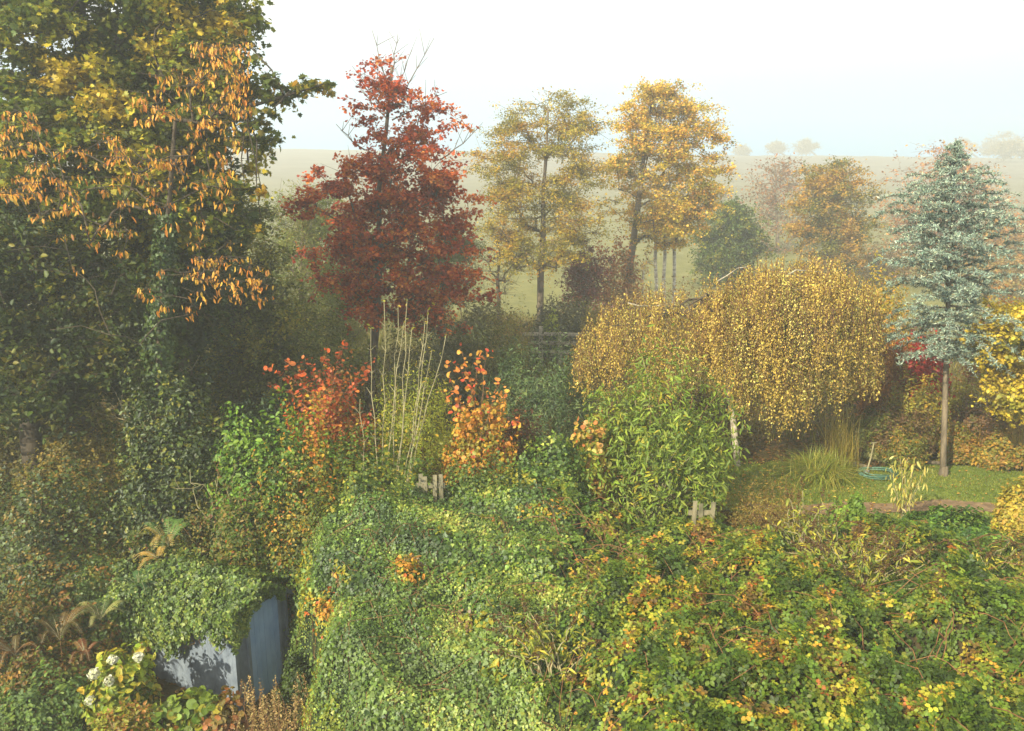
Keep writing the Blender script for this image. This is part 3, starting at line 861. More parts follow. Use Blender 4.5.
# cherry with drooping orange leaves in front of them
def cherry():
    rng = np.random.RandomState(91)
    Y = 12.9
    gx = at(150, 420, Y)[0] * 1.0
    gx = at(158, 300, 14.2)[0]
    gz = float(height(gx, 14.2))
    root = empty('cherry_tree', (gx, 14.2, gz), 'spreading cherry with sparse drooping orange leaves and bare lower branches at the left', 'tree')
    spots = []
    rr = [(55, 195, 250, 40), (80, 150, 245, 46), (105, 140, 250, 44), (130, 95, 245, 30), (155, 0, 240, 60), (175, 5, 230, 55), (195, 10, 235, 40), (215, 30, 210, 24), (235, 60, 225, 14), (250, 180, 235, 10), (270, 190, 262, 26), (290, 195, 265, 26), (262, 70, 190, 5), (300, 130, 190, 5), (315, 150, 195, 5), (120, 0, 90, 14), (185, 0, 40, 16), (135, 0, 20, 8)]
    for y, l, r, n in rr:
        for _ in range(int(n * .62)):
            spots.append((rng.uniform(l, r), y + rng.uniform(-13, 13)))
    T = np.array([at(x, y, Y + rng.uniform(-.9, 1.1)) for x, y in spots])
    fork = at(165, 250, 14.0)
    tr = [np.array([gx, 14.2, gz - .1]), at(158, 400, 14.15), at(160, 320, 14.1), fork, at(170, 190, 13.8), at(175, 120, 13.6)]
    low = [at(*s_, Y + rng.uniform(-.8, .8)) for s_ in ((60, 205), (30, 270), (95, 290), (110, 335), (80, 240), (240, 310), (250, 265), (215, 330), (140, 345), (50, 330), (30, 215), (195, 300), (225, 245), (12, 250))]
    segs = grow(tr, np.concatenate([T, np.array(low)]), rng, .005, .055, .12, .06, .5)
    P = []; 
    for t_ in T:
        n = rng.randint(5, 11)
        c = t_ + rng.normal(size=(n, 3)) * np.array([.07, .07, .03])
        P.append(c)
    P = np.concatenate(P)
    for t_ in T:
        for _ in range(2):
            d = rng.normal(size=3) * .16; d[2] = abs(d[2]) * .3
            segs.append((t_, t_ + d, .005, .003))
    tubes('trunk', segs, M['dark_bark'], root, 5)
    n = 3600; q = rng.uniform(0, 1, n); tr_ = np.array([tr[1], tr[2], tr[3], tr[4]]); ii = (q * 2.6).astype(int); ff = (q * 2.6 - ii)[:, None]
    V_ = tr_[ii] * (1 - ff) + tr_[ii + 1] * ff; aa = rng.uniform(0, 2 * PI, n); rr_ = (.16 + .16 * rng.uniform(size=n) ** 2) * (1.15 - .5 * q)
    nn_ = np.stack([np.cos(aa), np.sin(aa), .3 + 0 * aa], 1)
    V_ = V_ + nn_ * rr_[:, None] * (1, 1, .2)
    leaves('trunk_ivy', V_, .06, 'ivy', pick(V_, [((42, 64, 30), 4), ((62, 86, 40), 3)], rng, .6, .4, seed=2), M['glossy_leaf'], root, rng, nrm=nn_, spread=.5, droop=.4)
    tint = pick(P, [((206, 146, 66), 5), ((190, 120, 52), 3), ((212, 166, 80), 3), ((150, 100, 48), 1)], rng, .5, .4, seed=5)
    leaves('leaves', P, .080, 'hang', tint, M['leaf'], root, rng, droop=1.6, spread=1.0, vary=.42)
cherry()

# ------------------------------------------------------------------ shed
SA = np.array([-4.276, 11.193]); u_ = np.array([math.cos(math.radians(61.8)), math.sin(math.radians(61.8))]); v_ = np.array([-u_[1], u_[0]])
SW, SL, SZ, EAVE, RIDGE = 1.08, 2.0, -1.93, -.36, -.02
def sp(a, b, z):      # a along the gable front, b along the long side
    p = SA + u_ * a + v_ * b
    return np.array([p[0], p[1], z])
def shed():
    root = empty('garden_shed', (SA[0], SA[1], SZ), 'small blue painted timber shed half buried in ivy, one side sunlit', 'shed')
    def paint(name, c1, c2):
        m = noise_mat(name, c1, c2, 5, (1, 1, .5), bump=.15); return m
    mp = paint('blue_paint', (88, 98, 112), (118, 128, 140))
    md = paint('door_paint', (120, 146, 184), (136, 160, 194))
    def boards(name, p, q, z0, z1, nrm, mat, topf=None):
        # overlapping feather-edge boards between ground points p and q
        n = int(round((z1 - z0) / .115)); V = []; lp = []; sz = []
        p = np.array(p); q = np.array(q); nn = np.array(nrm)
        for i in range(n):
            a = z0 + (z1 - z0) * i / n; b = z0 + (z1 - z0) * (i + 1) / n + .012
            if topf:
                fa, fb = topf(a, b)
            else: fa, fb = 0., 1.
            pa = p + (q - p) * fa; qa = p + (q - p) * fb
            k = len(V)
            for P_, z, o in ((pa, a, .012), (qa, a, .012), (qa, b, .003), (pa, b, .003), (pa, a, .0), (qa, a, .0)):
                V.append([P_[0] + nn[0] * o, P_[1] + nn[1] * o, z])
            for f in ([k, k + 1, k + 2, k + 3], [k + 4, k + 5, k + 1, k]): lp += f; sz.append(4)
        return mesh(name, V, lp, sz, mat, root)
    A = sp(0, 0, 0)[:2]; B = sp(SW, 0, 0)[:2]; C = sp(0, SL, 0)[:2]; D = sp(SW, SL, 0)[:2]
    boards('wall', A, C, SZ, EAVE, -u_, mp)
    boards('wall', B, D, SZ, EAVE, u_, mp)
    def gab(a, b):
        if b <= EAVE + .02: return 0., 1.
        h = (max(a, EAVE) - EAVE) / (RIDGE - EAVE); return min(.48, h * .5), max(.52, 1 - h * .5)
    boards('gable_wall', A, B, SZ, RIDGE - .03, -v_, mp, gab)
    boards('gable_wall', C, D, SZ, RIDGE - .03, v_, mp, gab)
    # corner posts
    boxes('corner_post', [((*sp(-.004, -.004, 0)[:2], (SZ + EAVE) / 2), (.06, .06, EAVE - SZ), math.radians(61.8))], mp, root)
    boxes('corner_post', [((*sp(SW + .004, -.004, 0)[:2], (SZ + EAVE) / 2), (.06, .06, EAVE - SZ), math.radians(61.8))], mp, root)
    # door: vertical boards
    dl = []
    n = 6; w = .62 / n
    for i in range(n):
        c = sp(.26 + w * (i + .5), -.042, (SZ + .08 + EAVE - .06) / 2 + .04)
        dl.append((c, (w - .006, .02 + .006 * (i % 2), EAVE + .12 - SZ - .1), math.radians(61.8)))
    door = boxes('door', dl, md, root)
    f = []
    c = sp(.26 - .03, -.048, (SZ + EAVE) / 2 + .02); f.append((c, (.05, .036, EAVE + .1 - SZ), math.radians(61.8)))
    c = sp(.88 + .03, -.048, (SZ + EAVE) / 2 + .02); f.append((c, (.05, .036, EAVE + .1 - SZ), math.radians(61.8)))
    boxes('door_frame', f, mp, root)
    lt = boxes('latch', [(sp(.80, -.066, -1.0), (.05, .02, .12), math.radians(61.8))], M['dark_bark'], door)
    for hz_ in (-.62, -1.6): boxes('hinge', [(sp(.34, -.063, hz_), (.2, .01, .03), math.radians(61.8))], M['dark_bark'], door)
    # roof: two slabs
    V = []; lp = []; sz = []
    for s_ in (0, 1):
        e = -.09 if s_ == 0 else SW + .09
        m_ = SW / 2; ez = EAVE - .05
        for z_o in (0, .03):
            for (a, b, z) in ((e, -.1, ez), (m_, -.1, RIDGE + .01), (m_, SL + .1, RIDGE + .01), (e, SL + .1, ez)):
                V.append(sp(a, b, z + z_o))
        k = s_ * 8
        for q in ([0, 1, 2, 3], [4, 7, 6, 5], [0, 4, 5, 1], [2, 6, 7, 3], [0, 3, 7, 4], [1, 5, 6, 2]):
            lp += [k + x for x in q]; sz.append(4)
    mesh('roof', V, lp, sz, noise_mat('felt', (52, 54, 52), (72, 74, 70), 40), root)
    # barge boards
    for s_ in (0, 1):
        e = -.1 if s_ == 0 else SW + .1
        a = sp(e, -.115, EAVE - .06); b = sp(SW / 2, -.115, RIDGE + .0)
        d = np.array([0, 0, .09])
        o = np.array([*(-v_ * .02), 0])
        V = [a, b, b + d, a + d, a + o, b + o, b + d + o, a + d + o]
        mesh('bargeboard', V, [0, 1, 2, 3, 4, 7, 6, 5, 0, 4, 5, 1, 3, 2, 6, 7, 0, 3, 7, 4, 1, 5, 6, 2], [4] * 6, mp, root)
shed()

# ------------------------------------------------------------------ ivy bank and bramble thicket
def canopy(X, Y):
    X = np.asarray(X, float); Y = np.asarray(Y, float)
    ivy = np.interp(Y, [7.6, 8.3, 8.8, 10, 11.5, 12.6, 13.3, 13.9, 14.3], [-1.7, -.8, -.15, .45, .86, 1.05, 1.0, .45, -.05])
    br = np.interp(Y, [4.6, 5.2, 6, 7, 9, 11, 12.4, 13.2, 13.6], [-1.6, 0, .85, 1.12, 1.0, .72, .48, .12, -.1])
    k = sm(X, .0, 1.8)
    z = ivy * (1 - k) + br * k
    ed = np.interp(Y, [7.6, 8.3, 9.2, 10, 11.5, 13, 14.5], [-1.7, -1.95, -2.35, -2.75, -3.3, -3.5, -3.6]) + .18 * np.sin(Y * 3.1) + .1 * np.sin(Y * 7.7)
    lft = sm(X, ed - .45, ed + .55) ** .8
    z = z * lft + (height(X, Y) - .35) * (1 - lft)
    P = np.stack([X.ravel(), Y.ravel()], 1)
    w = wob(P, 2.4, 3, 3).reshape(X.shape); w2 = wob(P, .75, 9, 3).reshape(X.shape)
    z = z + (w * .16 + w2 * .10) * (1.0 + k * 1.1 * (1 - sm(Y, 11.0, 12.6) * .8))
    # ivy swellings over the old fence
    for cx, cy, h, s_ in ((.72, 13.3, .55, .75), (1.9, 13.1, .25, .8), (-.6, 13.2, .12, .6), (-1.6, 12.2, .15, .5), (3.1, 12.6, .2, .5)):
        z = z + h * np.exp(-((X - cx) ** 2 + (Y - cy) ** 2) / (s_ * s_))
    return z
def bound(X, Y):      # >0 is bramble
    P = np.stack([X.ravel(), Y.ravel()], 1)
    return (X - .55 - .15 * (Y - 9) * 0.0 + wob(P, 2.0, 44, 3).reshape(X.shape) * .55)

def surf_sample(N, x0, x1, y0, y1, rng):
    X = rng.uniform(x0, x1, N); Y = rng.uniform(y0, y1, N)
    e = .05
    z = canopy(X, Y); dx = (canopy(X + e, Y) - z) / e; dy = (canopy(X, Y + e) - z) / e
    a = np.sqrt(1 + dx ** 2 + dy ** 2)
    k = rng.uniform(size=N) < a / 3.2
    X, Y, z, dx, dy = X[k], Y[k], z[k], dx[k], dy[k]
    n = norm(np.stack([-dx, -dy, np.ones(len(X))], 1))
    return np.stack([X, Y, z], 1), n

def cover():
    rng = np.random.RandomState(101)
    # ivy
    P, n = surf_sample(1250000, -3.9, 2.6, 7.6, 14.1, rng)
    k = (bound(P[:, 0], P[:, 1]) < .12 * rng.normal(size=len(P))) & (P[:, 2] > height(P[:, 0], P[:, 1]) - .1)
    P, n = P[k], n[k]
    P = P - n * (rng.uniform(size=(len(P), 1)) ** 1.3) * .26 + n * .05 * rng.normal(size=(len(P), 1))
    vis = 1
    root = empty('ivy_bank', (-1, 11, -1.0), 'thick green ivy smothering the steep bank in the centre', 'ivy')
    root['kind'] = 'stuff'
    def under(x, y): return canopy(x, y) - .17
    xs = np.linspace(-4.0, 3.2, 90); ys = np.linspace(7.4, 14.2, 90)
    o = sheet('shade_sheet', xs, ys, under, M['ivy_shade'], lambda x, y: (bound(x, y) < .5) & (canopy(x, y) - .17 > height(x, y) - .05))  # opaque dark sheet below the leaves, coloured so gaps look shaded
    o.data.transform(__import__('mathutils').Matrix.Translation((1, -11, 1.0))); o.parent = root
    tint = pick(P, IVY, rng, 1.0, .6, .22, seed=3)
    old = sm(.75 - P[:, 2] + .35 * wob(P, 1.6, 90, 2), 0, .7) * (rng.uniform(size=len(P)) < .8)
    tint = tint * (1 - old[:, None] * .3) + old[:, None] * .3 * lin((124, 142, 72)) * rng.uniform(.6, 1.3, (len(P), 1))
    # lighter older face low down where the ivy has been clipped
    lsz = .036 * (1 + .35 * wob(P, 1.1, 33, 2)) * np.where(rng.uniform(size=len(P)) < .12, 1.5, 1.0)
    dead = (wob(P, 1.0, 34, 3) > 1.25) & (rng.uniform(size=len(P)) < .7)
    tint[dead] = lin((120, 92, 56)) * rng.uniform(.6, 1.3, (dead.sum(), 1))
    sg = []
    for i in range(140):
        x = rng.uniform(-3.2, .6); y = rng.uniform(8.4, 13); pp = [];  dx_ = rng.normal() * .12; n_ = rng.randint(5, 10)
        for j in range(n_):
            xx = x + dx_ * j + rng.normal() * .03; yy = y - .12 * j
            pp.append((xx, yy, float(canopy(np.array([xx]), np.array([yy]))[0]) + .03 + rng.uniform(-.03, .03)))
        sg += chain(np.array(pp), .005, .0025)
    tubes('stems', sg, M['twig'], root, 4)
    leaves('foliage', P, lsz, 'ivy', tint, M['glossy_leaf'], root, rng, nrm=n * 1.1 + np.array([-.12, -.45, .15]), spread=.42, droop=.45)
    # yellow and orange leaves scattered in the ivy
    Q, nn = surf_sample(60000, -3.6, 2.4, 8.2, 14, rng)
    v = wob(Q, 1.2, 77, 2)
    k = (v > .68) & (bound(Q[:, 0], Q[:, 1]) < .1) & (rng.uniform(size=len(Q)) < .75)
    Q = Q[k] + nn[k] * .05
    leaves('turning_leaves', Q, .075, 'oval', pick(Q, [((150, 150, 60), 4), ((120, 134, 56), 4), ((196, 140, 60), 1.2), ((200, 106, 60), .3)], rng, .5, .5, seed=2), M['leaf'], root, rng, nrm=nn[k], spread=.6, droop=.2)
    # bramble
    P, n = surf_sample(560000, -.6, 8.9, 5.0, 14.0, rng)
    k = (bound(P[:, 0], P[:, 1]) > .2 * rng.normal(size=len(P))) & (P[:, 2] > height(P[:, 0], P[:, 1]) - .1)
    # only thin where the camera looks over the nearest edge
    P, n = P[k], n[k]
    sel = rng.uniform(size=len(P)) < .34
    P, n = P[sel], n[sel]
    root = empty('bramble_thicket', (4, 9, -1.5), 'tangled bramble thicket of green leaflets with yellow, orange and brown ones', 'brambles')
    root['kind'] = 'stuff'
    # trifoliate clusters
    c = P - n * (rng.uniform(size=(len(P), 1)) ** 1.3) * .42 + np.array([0, 0, .06])
    ax = norm(rng.normal(size=c.shape) * np.array([1, 1, .3]) + np.array([0, 0, -.1]))
    nn = norm(n * .6 + np.array([0, -.2, .7]) + rng.normal(size=c.shape) * .38)
    ax = norm(ax - (ax * nn).sum(1, keepdims=True) * nn); b = np.cross(ax, nn)
    t0 = pick(c, BRAMBLE, rng, .85, .70, .2, seed=17)
    Ps = []; As = []; Ns = []; Ts = []
    for w_, f_ in ((0, 1.0), (1.25, .85), (-1.25, .85)):
        a = norm(ax * math.cos(w_) + b * math.sin(w_))
        Ps.append(c + a * .012); As.append(a); Ns.append(nn); Ts.append(t0 * (1 + rng.normal(size=(len(c), 1)) * .08))
    Ps = np.concatenate(Ps); As = np.concatenate(As); Ns = np.concatenate(Ns); Ts = np.concatenate(Ts)
    sz = np.repeat(.036 + .03 * rng.uniform(size=len(c)), 1); sz = np.tile(sz, 3)
    k = P.shape[0]
    leaves_dir('foliage', Ps, sz, 'round3', Ts, M['leaf'], root, rng, As, Ns)
    xs = np.linspace(-.8, 9.0, 110); ys = np.linspace(4.8, 14.1, 110)
    o = sheet('shade_sheet', xs, ys, lambda x, y: canopy(x, y) - .40, M['bramble_shade'], lambda x, y: (bound(x, y) > -.4) & (canopy(x, y) - .4 > height(x, y) - .3))  # dark backing under the bramble leaves, painted in place of inner shade
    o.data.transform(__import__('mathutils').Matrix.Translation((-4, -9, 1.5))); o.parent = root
    # arching canes
    sg = []
    for i in range(800):
        x = rng.uniform(.6, 8.6); y = rng.uniform(5.6, 13.2)
        a = np.array([x, y, float(canopy(np.array([x]), np.array([y]))[0]) - .35])
        d = rng.normal(size=2); d /= np.linalg.norm(d); ln = rng.uniform(.4, 1.4)
        x2, y2 = x + d[0] * ln, y + d[1] * ln
        bz = float(canopy(np.array([x2]), np.array([y2]))[0]) - .15
        sg += chain(curve_pts(a, np.array([x2, y2, bz]), 6, rng, .28, .02), .006, .003)
    tubes('canes', sg, noise_mat('bramble_cane', (96, 52, 44), (140, 104, 66), 8), root, 4)
TPL['round3'] = TPL['oval'] if False else ([(0, 0, 0), (.34, .25, .07), (.33, .65, .07), (0, 1, -.05), (-.33, .65, .07), (-.34, .25, .07)], [[0, 1, 2, 3], [0, 3, 4, 5]])
def leaves_dir(name, P, size, kind, tint, mat, parent, rng, A, Nn):
    T, F = TPL[kind]; T = np.array(T); k = len(T); N = len(P)
    b = np.cross(A, Nn); s = size[:, None, None]
    V = P[:, None] + s * (T[None, :, 0:1] * b[:, None] + T[None, :, 1:2] * A[:, None] + T[None, :, 2:3] * Nn[:, None])
    fl = np.concatenate([np.array(f) for f in F]); loops = (fl[None] + (np.arange(N) * k)[:, None]).ravel()
    return mesh(name, V.reshape(-1, 3), loops, np.tile([len(f) for f in F], N), mat, parent, np.repeat(tint, len(F), 0))
cover()

def shed_ivy():
    """ivy draped over the shed roof and down its long wall"""
    rng = np.random.RandomState(111)
    root = empty('shed_ivy', (SA[0] - 1, SA[1] + 1, -.3), 'curtain of ivy hanging over the shed roof and its sunlit side', 'ivy')
    N = 21000
    b = rng.uniform(-.24, SL + 1.6, N); s_ = rng.uniform(0, 1, N)       # s: 0 ridge ... 1 bottom of the fringe
    hang = .22 + .10 * np.sin(b * 7) + .62 * sm(b, .35, 1.5) + .1 * np.sin(b * 17) + .05 * rng.normal(size=N)
    tot = .86 + hang
    d = s_ * tot
    lump = wob(np.stack([b, s_ * 2], 1), .8, 5, 3)
    a = np.where(d < .75, SW / 2 - d / .75 * (SW / 2 + .12), -.13 - .04 * rng.uniform(size=N))
    z = np.where(d < .75, RIDGE + .12 - (RIDGE - EAVE) * d / .75, EAVE + .13 - (d - .75)) + lump * .07
    off = rng.uniform(size=N) ** 1.4 * .16
    far = sm(b, 1.7, 2.6)
    P = np.stack([sp(a_, b_, z_) for a_, b_, z_ in zip(a - off * .8 - lump * .05 - far * .25, b, z + off * .4 - far * .25)])
    n = np.tile([*(-u_ * .75), .65], (N, 1)); n[d > .75] = [*(-u_), .25]
    # other slope, partly
    N2 = 5000
    b2 = rng.uniform(.05, SL + 1.2, N2); t = rng.uniform(0, 1, N2)
    P2 = np.stack([sp(SW / 2 + t_ * (SW / 2 + .1), b_, RIDGE + .1 - (RIDGE - EAVE) * t_ + o_) for t_, b_, o_ in zip(t, b2, rng.uniform(0, .12, N2))])
    P = np.concatenate([P, P2]); n = np.concatenate([n, np.tile([*(u_ * .5), .8], (N2, 1))])
    N3 = 2600
    a3 = rng.uniform(-.16, SW * .86, N3); zr = RIDGE - (RIDGE - EAVE) * np.abs(a3 - SW / 2) / (SW / 2)
    P3 = np.stack([sp(a_, b_, z_) for a_, b_, z_ in zip(a3, rng.uniform(-.2, -.1, N3), zr + .1 - rng.uniform(0, 1, N3) ** 1.5 * (.10 + .14 * np.sin(a3 * 13) ** 2 + .2 * (a3 < .12)))])
    P = np.concatenate([P, P3]); n = np.concatenate([n, np.tile([*(-v_ * .8), .6], (N3, 1))])
    tint = pick(P, [((58, 84, 40), 5), ((80, 108, 50), 4), ((110, 132, 74), 2)], rng, .6, .4, seed=6)
    leaves('foliage', P, .052, 'ivy', tint, M['glossy_leaf'], root, rng, nrm=n, spread=.45, droop=.5)
    sg = []
    for i in range(26):
        bb = rng.uniform(0, SL); l_ = rng.uniform(.2, .7)
        p = [sp(-.14, bb + rng.normal() * .02 * j, EAVE - l_ * j / 4) for j in range(5)]
        sg += chain(p, .005, .003)
    tubes('stems', sg, M['twig'], root, 4)
shed_ivy()

# ------------------------------------------------------------------ rail fence and picket remains
def rail_fence():
    Y = 28.5
    pts = [at(522, 336, Y), at(541, 338, Y), at(560, 338.5, Y - .2), at(585, 339, Y - .4), at(610, 340, Y - .6)]
    root = empty('rail_fence', (pts[1][0], Y, float(height(pts[1][0], Y))), 'low wooden post and rail fence beside the olive tree trunk', 'fence')
    for i, p in enumerate(pts):
        z0 = float(height(p[0], p[1]))
        boxes('post', [((p[0], p[1], z0 + .55), (.15, .15, 1.35 if i != 1 else 1.7), 0)], M['pale_bark'], root)
    for h_ in (.4, .72, 1.04):
        V = []
        for i in range(4):
            a, b = pts[i], pts[i + 1]
            za = float(height(a[0], a[1])) + h_; zb = float(height(b[0], b[1])) + h_
            for (x, y, z) in ((a[0], a[1], za), (b[0], b[1], zb)):
                for dy in (-.085, -.045):
                    for dz in (.06, .18): V.append((x, y + dy, z + dz))
        lp = []; sz = []
        for i in range(4):
            k = i * 8
            for f in ([0, 4, 5, 1], [2, 3, 7, 6], [1, 5, 7, 3], [0, 2, 6, 4]): lp += [k + q for q in f]; sz.append(4)
        mesh('rail', V, lp, sz, M['pale_bark'], root)
rail_fence()
def picket(name, label, px, py, Y, n, gap, hgt, tilt=0, rails=True):
    c = at(px, py, Y)
    root = empty(name, (c[0], Y, c[2] - hgt), label, 'fence')
    for i in range(n):
        x = c[0] + (i - (n - 1) / 2) * gap
        zt = c[2] - (i % 2) * .02 + tilt * i
        V, F = box_geo((x, Y, zt - hgt / 2), (.07, .022, hgt), .12 * math.sin(i * 2.3))
        V[4:, 0] += .03 * math.sin(i * 3.7 + hgt); V[4:, 2] += .03 * math.sin(i * 5.1)
        mesh('pale', V, [q for f in F for q in f], [4] * 6, M['timber'], root)
    if rails:
        w = n * gap
        boxes('rail', [((c[0], Y + .035, c[2] - .22), (w, .04, .08), 0)], M['timber'], root)
picket('picket_fence', 'stub of old picket fence rising out of the ivy right of the pale canes', 430, 474, 12.95, 4, .125, 1.3)
picket('picket_fence', 'few short broken fence pales sticking up at the foot of the green butterfly bush', 703, 501, 12.6, 3, .15, .9)

# ------------------------------------------------------------------ shrubs
# --- far and middle ground
bush('hedge_bush', 'dark shaded bush at the foot of the crimson tree', 'shrub', 570, 38, 296, 31, 201, [((46, 52, 32), 3), ((60, 62, 36), 2)], n=4500, size=.10)
bush('hedge_bush', 'low brown scrub along the field edge behind the birch top', 'shrub', 650, 60, 284, 32.5, 202, [((110, 84, 52), 3), ((120, 98, 60), 2)], n=4500, size=.09, sharp=3)
bush('hedge_bush', 'dark scrub under the bare tree beside the red maple', 'shrub', 480, 40, 300, 29, 203, [((72, 76, 44), 3), ((92, 88, 50), 2)], n=6000, size=.09)
bush('golden_shrub', 'yellow green bushy shrub left of the rail fence', 'shrub', 508, 26, 306, 27.3, 204, [((140, 134, 44), 4), ((112, 116, 44), 3), ((150, 106, 46), 2)], n=7000, size=.07, kind='lance', droop=-.3)
bush('dark_hedge', 'dark green hedge under the olive tree behind the fence', 'hedge', 542, 56, 312, 29.8, 205, [((50, 58, 34), 3), ((66, 74, 40), 3)], n=6000, size=.08, sharp=4)
bush('lime_shrub', 'small bright lime green shrub just behind the rail fence', 'shrub', 552, 11, 312, 28.9, 206, [((132, 150, 56), 3), ((110, 130, 50), 2)], n=1600, size=.09)
bush('tall_grass', 'upright brownish grass tuft between the fence and the birch', 'grass clump', 592, 16, 310, 26.6, 207, [((132, 116, 64), 3), ((110, 110, 56), 2)], n=3000, size=.12, kind='lance', droop=-.9)
bush('dark_shrub', 'large shaded green shrub below the red maple on its left', 'shrub', 300, 70, 300, 20.5, 208, [((82, 98, 48), 4), ((104, 118, 56), 3), ((136, 132, 62), 1.4)], n=17000, size=.075)
bush('dark_shrub', 'very dark shrub in deep shade behind the pale canes', 'shrub', 430, 60, 322, 20, 209, [((44, 54, 32), 4), ((58, 66, 38), 3)], n=14000, size=.08, kind='lance', droop=-.4)
bush('dark_shrub', 'tall dull green feathery stand right of the pale canes', 'shrub', 478, 46, 330, 20.5, 210, [((56, 70, 40), 4), ((76, 86, 48), 3)], n=13000, size=.09, kind='lance', droop=-.6, sharp=3)
bush('blue_green_shrub', 'dark blue green shrub with small pale glints left of the birch', 'shrub', 545, 56, 354, 18.2, 211, [((50, 76, 50), 4), ((68, 96, 64), 4), ((96, 120, 84), 1)], n=18000, size=.075, mat='glossy_leaf', kind='lance', sharp=2.6)
bush('brown_shrub', 'dark red brown twiggy shrub between orange bush and blue green shrub', 'shrub', 520, 26, 408, 15.6, 212, [((84, 50, 32), 4), ((110, 64, 40), 3), ((70, 66, 36), 2)], n=3500, size=.06)
bush('yellow_shrub', 'golden green shrub glowing behind the right shoulder of the birch', 'shrub', 884, 36, 282, 22.5, 213, [((168, 140, 48), 4), ((136, 128, 48), 3), ((176, 128, 52), 2)], n=11000, size=.08)
bush('bronze_grass', 'tall orange bronze grass between the birch and the red maple bush', 'grass clump', 886, 20, 345, 19, 214, [((170, 112, 56), 4), ((140, 90, 50), 3)], n=5000, size=.14, kind='lance', droop=-1.0, sharp=3.5)
bush('red_acer', 'vivid crimson low maple bush behind the cedar trunk', 'shrub', 922, 32, 342, 19.2, 215, [((150, 26, 32), 5), ((176, 40, 38), 3), ((112, 22, 30), 2)], n=9000, size=.075, kind='maple', sharp=2.4, spread=.9)
tree('yellow_tree', 'bright yellow leaved small tree at the right edge', 'tree', 1075, 16.2,
     [(310, 992, 1050), (326, 978, 1065), (350, 976, 1070), (378, 980, 1070), (400, 992, 1060), (412, 1005, 1050)], 216, [((206, 180, 70), 5), ((188, 166, 66), 4), ((150, 146, 66), 2.5)], n=240, per=150, sig=.25, size=.07, kind='maple', r_base=.08, flat=.6)
bush('olive_shrub', 'olive and yellow shrub below the crimson bush', 'shrub', 920, 36, 378, 18.4, 217, [((140, 130, 50), 4), ((112, 112, 46), 3), ((168, 134, 50), 2)], n=7000, size=.06)
bush('brown_perennials', 'dull brown purple bed of faded plants left of the cedar trunk', 'plant', 900, 42, 406, 17.9, 218, [((96, 70, 50), 4), ((110, 90, 56), 3), ((84, 92, 46), 2)], n=8000, size=.055)
bush('brown_perennials', 'purplish brown bed of faded plants right of the cedar trunk', 'plant', 985, 44, 396, 18.3, 219, [((104, 72, 52), 4), ((120, 88, 56), 3), ((92, 92, 46), 2)], n=9000, size=.055)
bush('green_perennials', 'yellowish green clump behind the cedar trunk on its right', 'plant', 965, 30, 380, 19.2, 220, [((120, 122, 50), 4), ((150, 138, 54), 2)], n=5000, size=.06)
bush('green_perennials', 'small green and orange clump left of the cedar trunk foot', 'plant', 908, 24, 430, 17.2, 221, [((88, 104, 44), 4), ((150, 116, 48), 2), ((110, 112, 46), 2)], n=4000, size=.05)
bush('orange_hedge', 'low clump of orange and green leaves at the right lawn edge', 'plant', 1000, 32, 438, 17.3, 222, [((150, 110, 54), 3), ((116, 114, 50), 5), ((176, 140, 66), 2)], n=6000, size=.07)
bush('orange_hedge', 'small orange green clump beside the cedar trunk on its right', 'plant', 960, 20, 428, 17.5, 223, [((150, 110, 46), 3), ((104, 108, 44), 4)], n=3500, size=.055)
bush('reddish_shrub', 'reddish brown bush behind the yellow tree at the right edge', 'shrub', 1005, 34, 296, 22, 224, [((150, 96, 56), 3), ((128, 84, 56), 3), ((150, 130, 60), 1)], n=6000, size=.08)
bush('green_perennials', 'dark green clump between the striped grass and the bronze grass', 'plant', 872, 32, 414, 18, 225, [((76, 92, 40), 4), ((96, 106, 44), 3), ((130, 96, 50), 1)], n=6000, size=.055)
bush('shade_shrub', 'brown shaded shrub under the birch curtain', 'shrub', 700, 60, 385, 18.6, 226, [((70, 56, 34), 3), ((84, 78, 40), 2)], n=6000, size=.06)
bush('silver_edging', 'low silvery grey plants edging the bed behind the hose', 'plant', 890, 22, 446, 17.6, 227, [((150, 158, 138), 3), ((110, 124, 100), 3)], n=3000, size=.05, kind='lance', droop=-.3)
bush('white_daisies', 'low mound of small white flowers near the right edge', 'flowers', 990, 18, 391, 18.6, 228, [((196, 196, 190), 3), ((96, 110, 60), 5)], n=1600, size=.05, kind='round')

def grass_clump(name, label, px, py, Y, n, ln, wd, pal, seed, lean=.8, r=.18, cat='grass clump', az=None, curl=.7):
    rng = np.random.RandomState(seed)
    c = at(px, py, Y); z = float(height(c[0], Y))
    root = empty(name, (c[0], Y, z), label, cat)
    P = np.array([c[0], Y, z]) + rng.normal(size=(n, 3)) * np.array([r, r, 0])
    blades('blades', P, ln, wd, pick(P, pal, rng, .3, .2, seed=seed), M['leaf'], root, rng, lean=lean, curl=curl)
    return root
grass_clump('striped_grass', 'fountain shaped green and straw ornamental grass at the foot of the birch', 822, 452, 16.5, 1000, .85, .018, [((110, 134, 62), 5), ((140, 150, 80), 3), ((170, 160, 100), 1.5)], 231, lean=1.15, r=.2)
grass_clump('upright_grass', 'upright pale grass stems standing against the birch curtain', 840, 430, 17.1, 260, 1.5, .012, [((160, 140, 84), 3), ((130, 120, 60), 2)], 232, lean=.3, r=.2)
grass_clump('straw_grass', 'straw coloured grass tufts at the field edge right of the cedar', 1012, 420, 17.6, 500, 1.1, .014, [((160, 132, 72), 3), ((130, 116, 56), 2)], 233, lean=.4, r=.3)

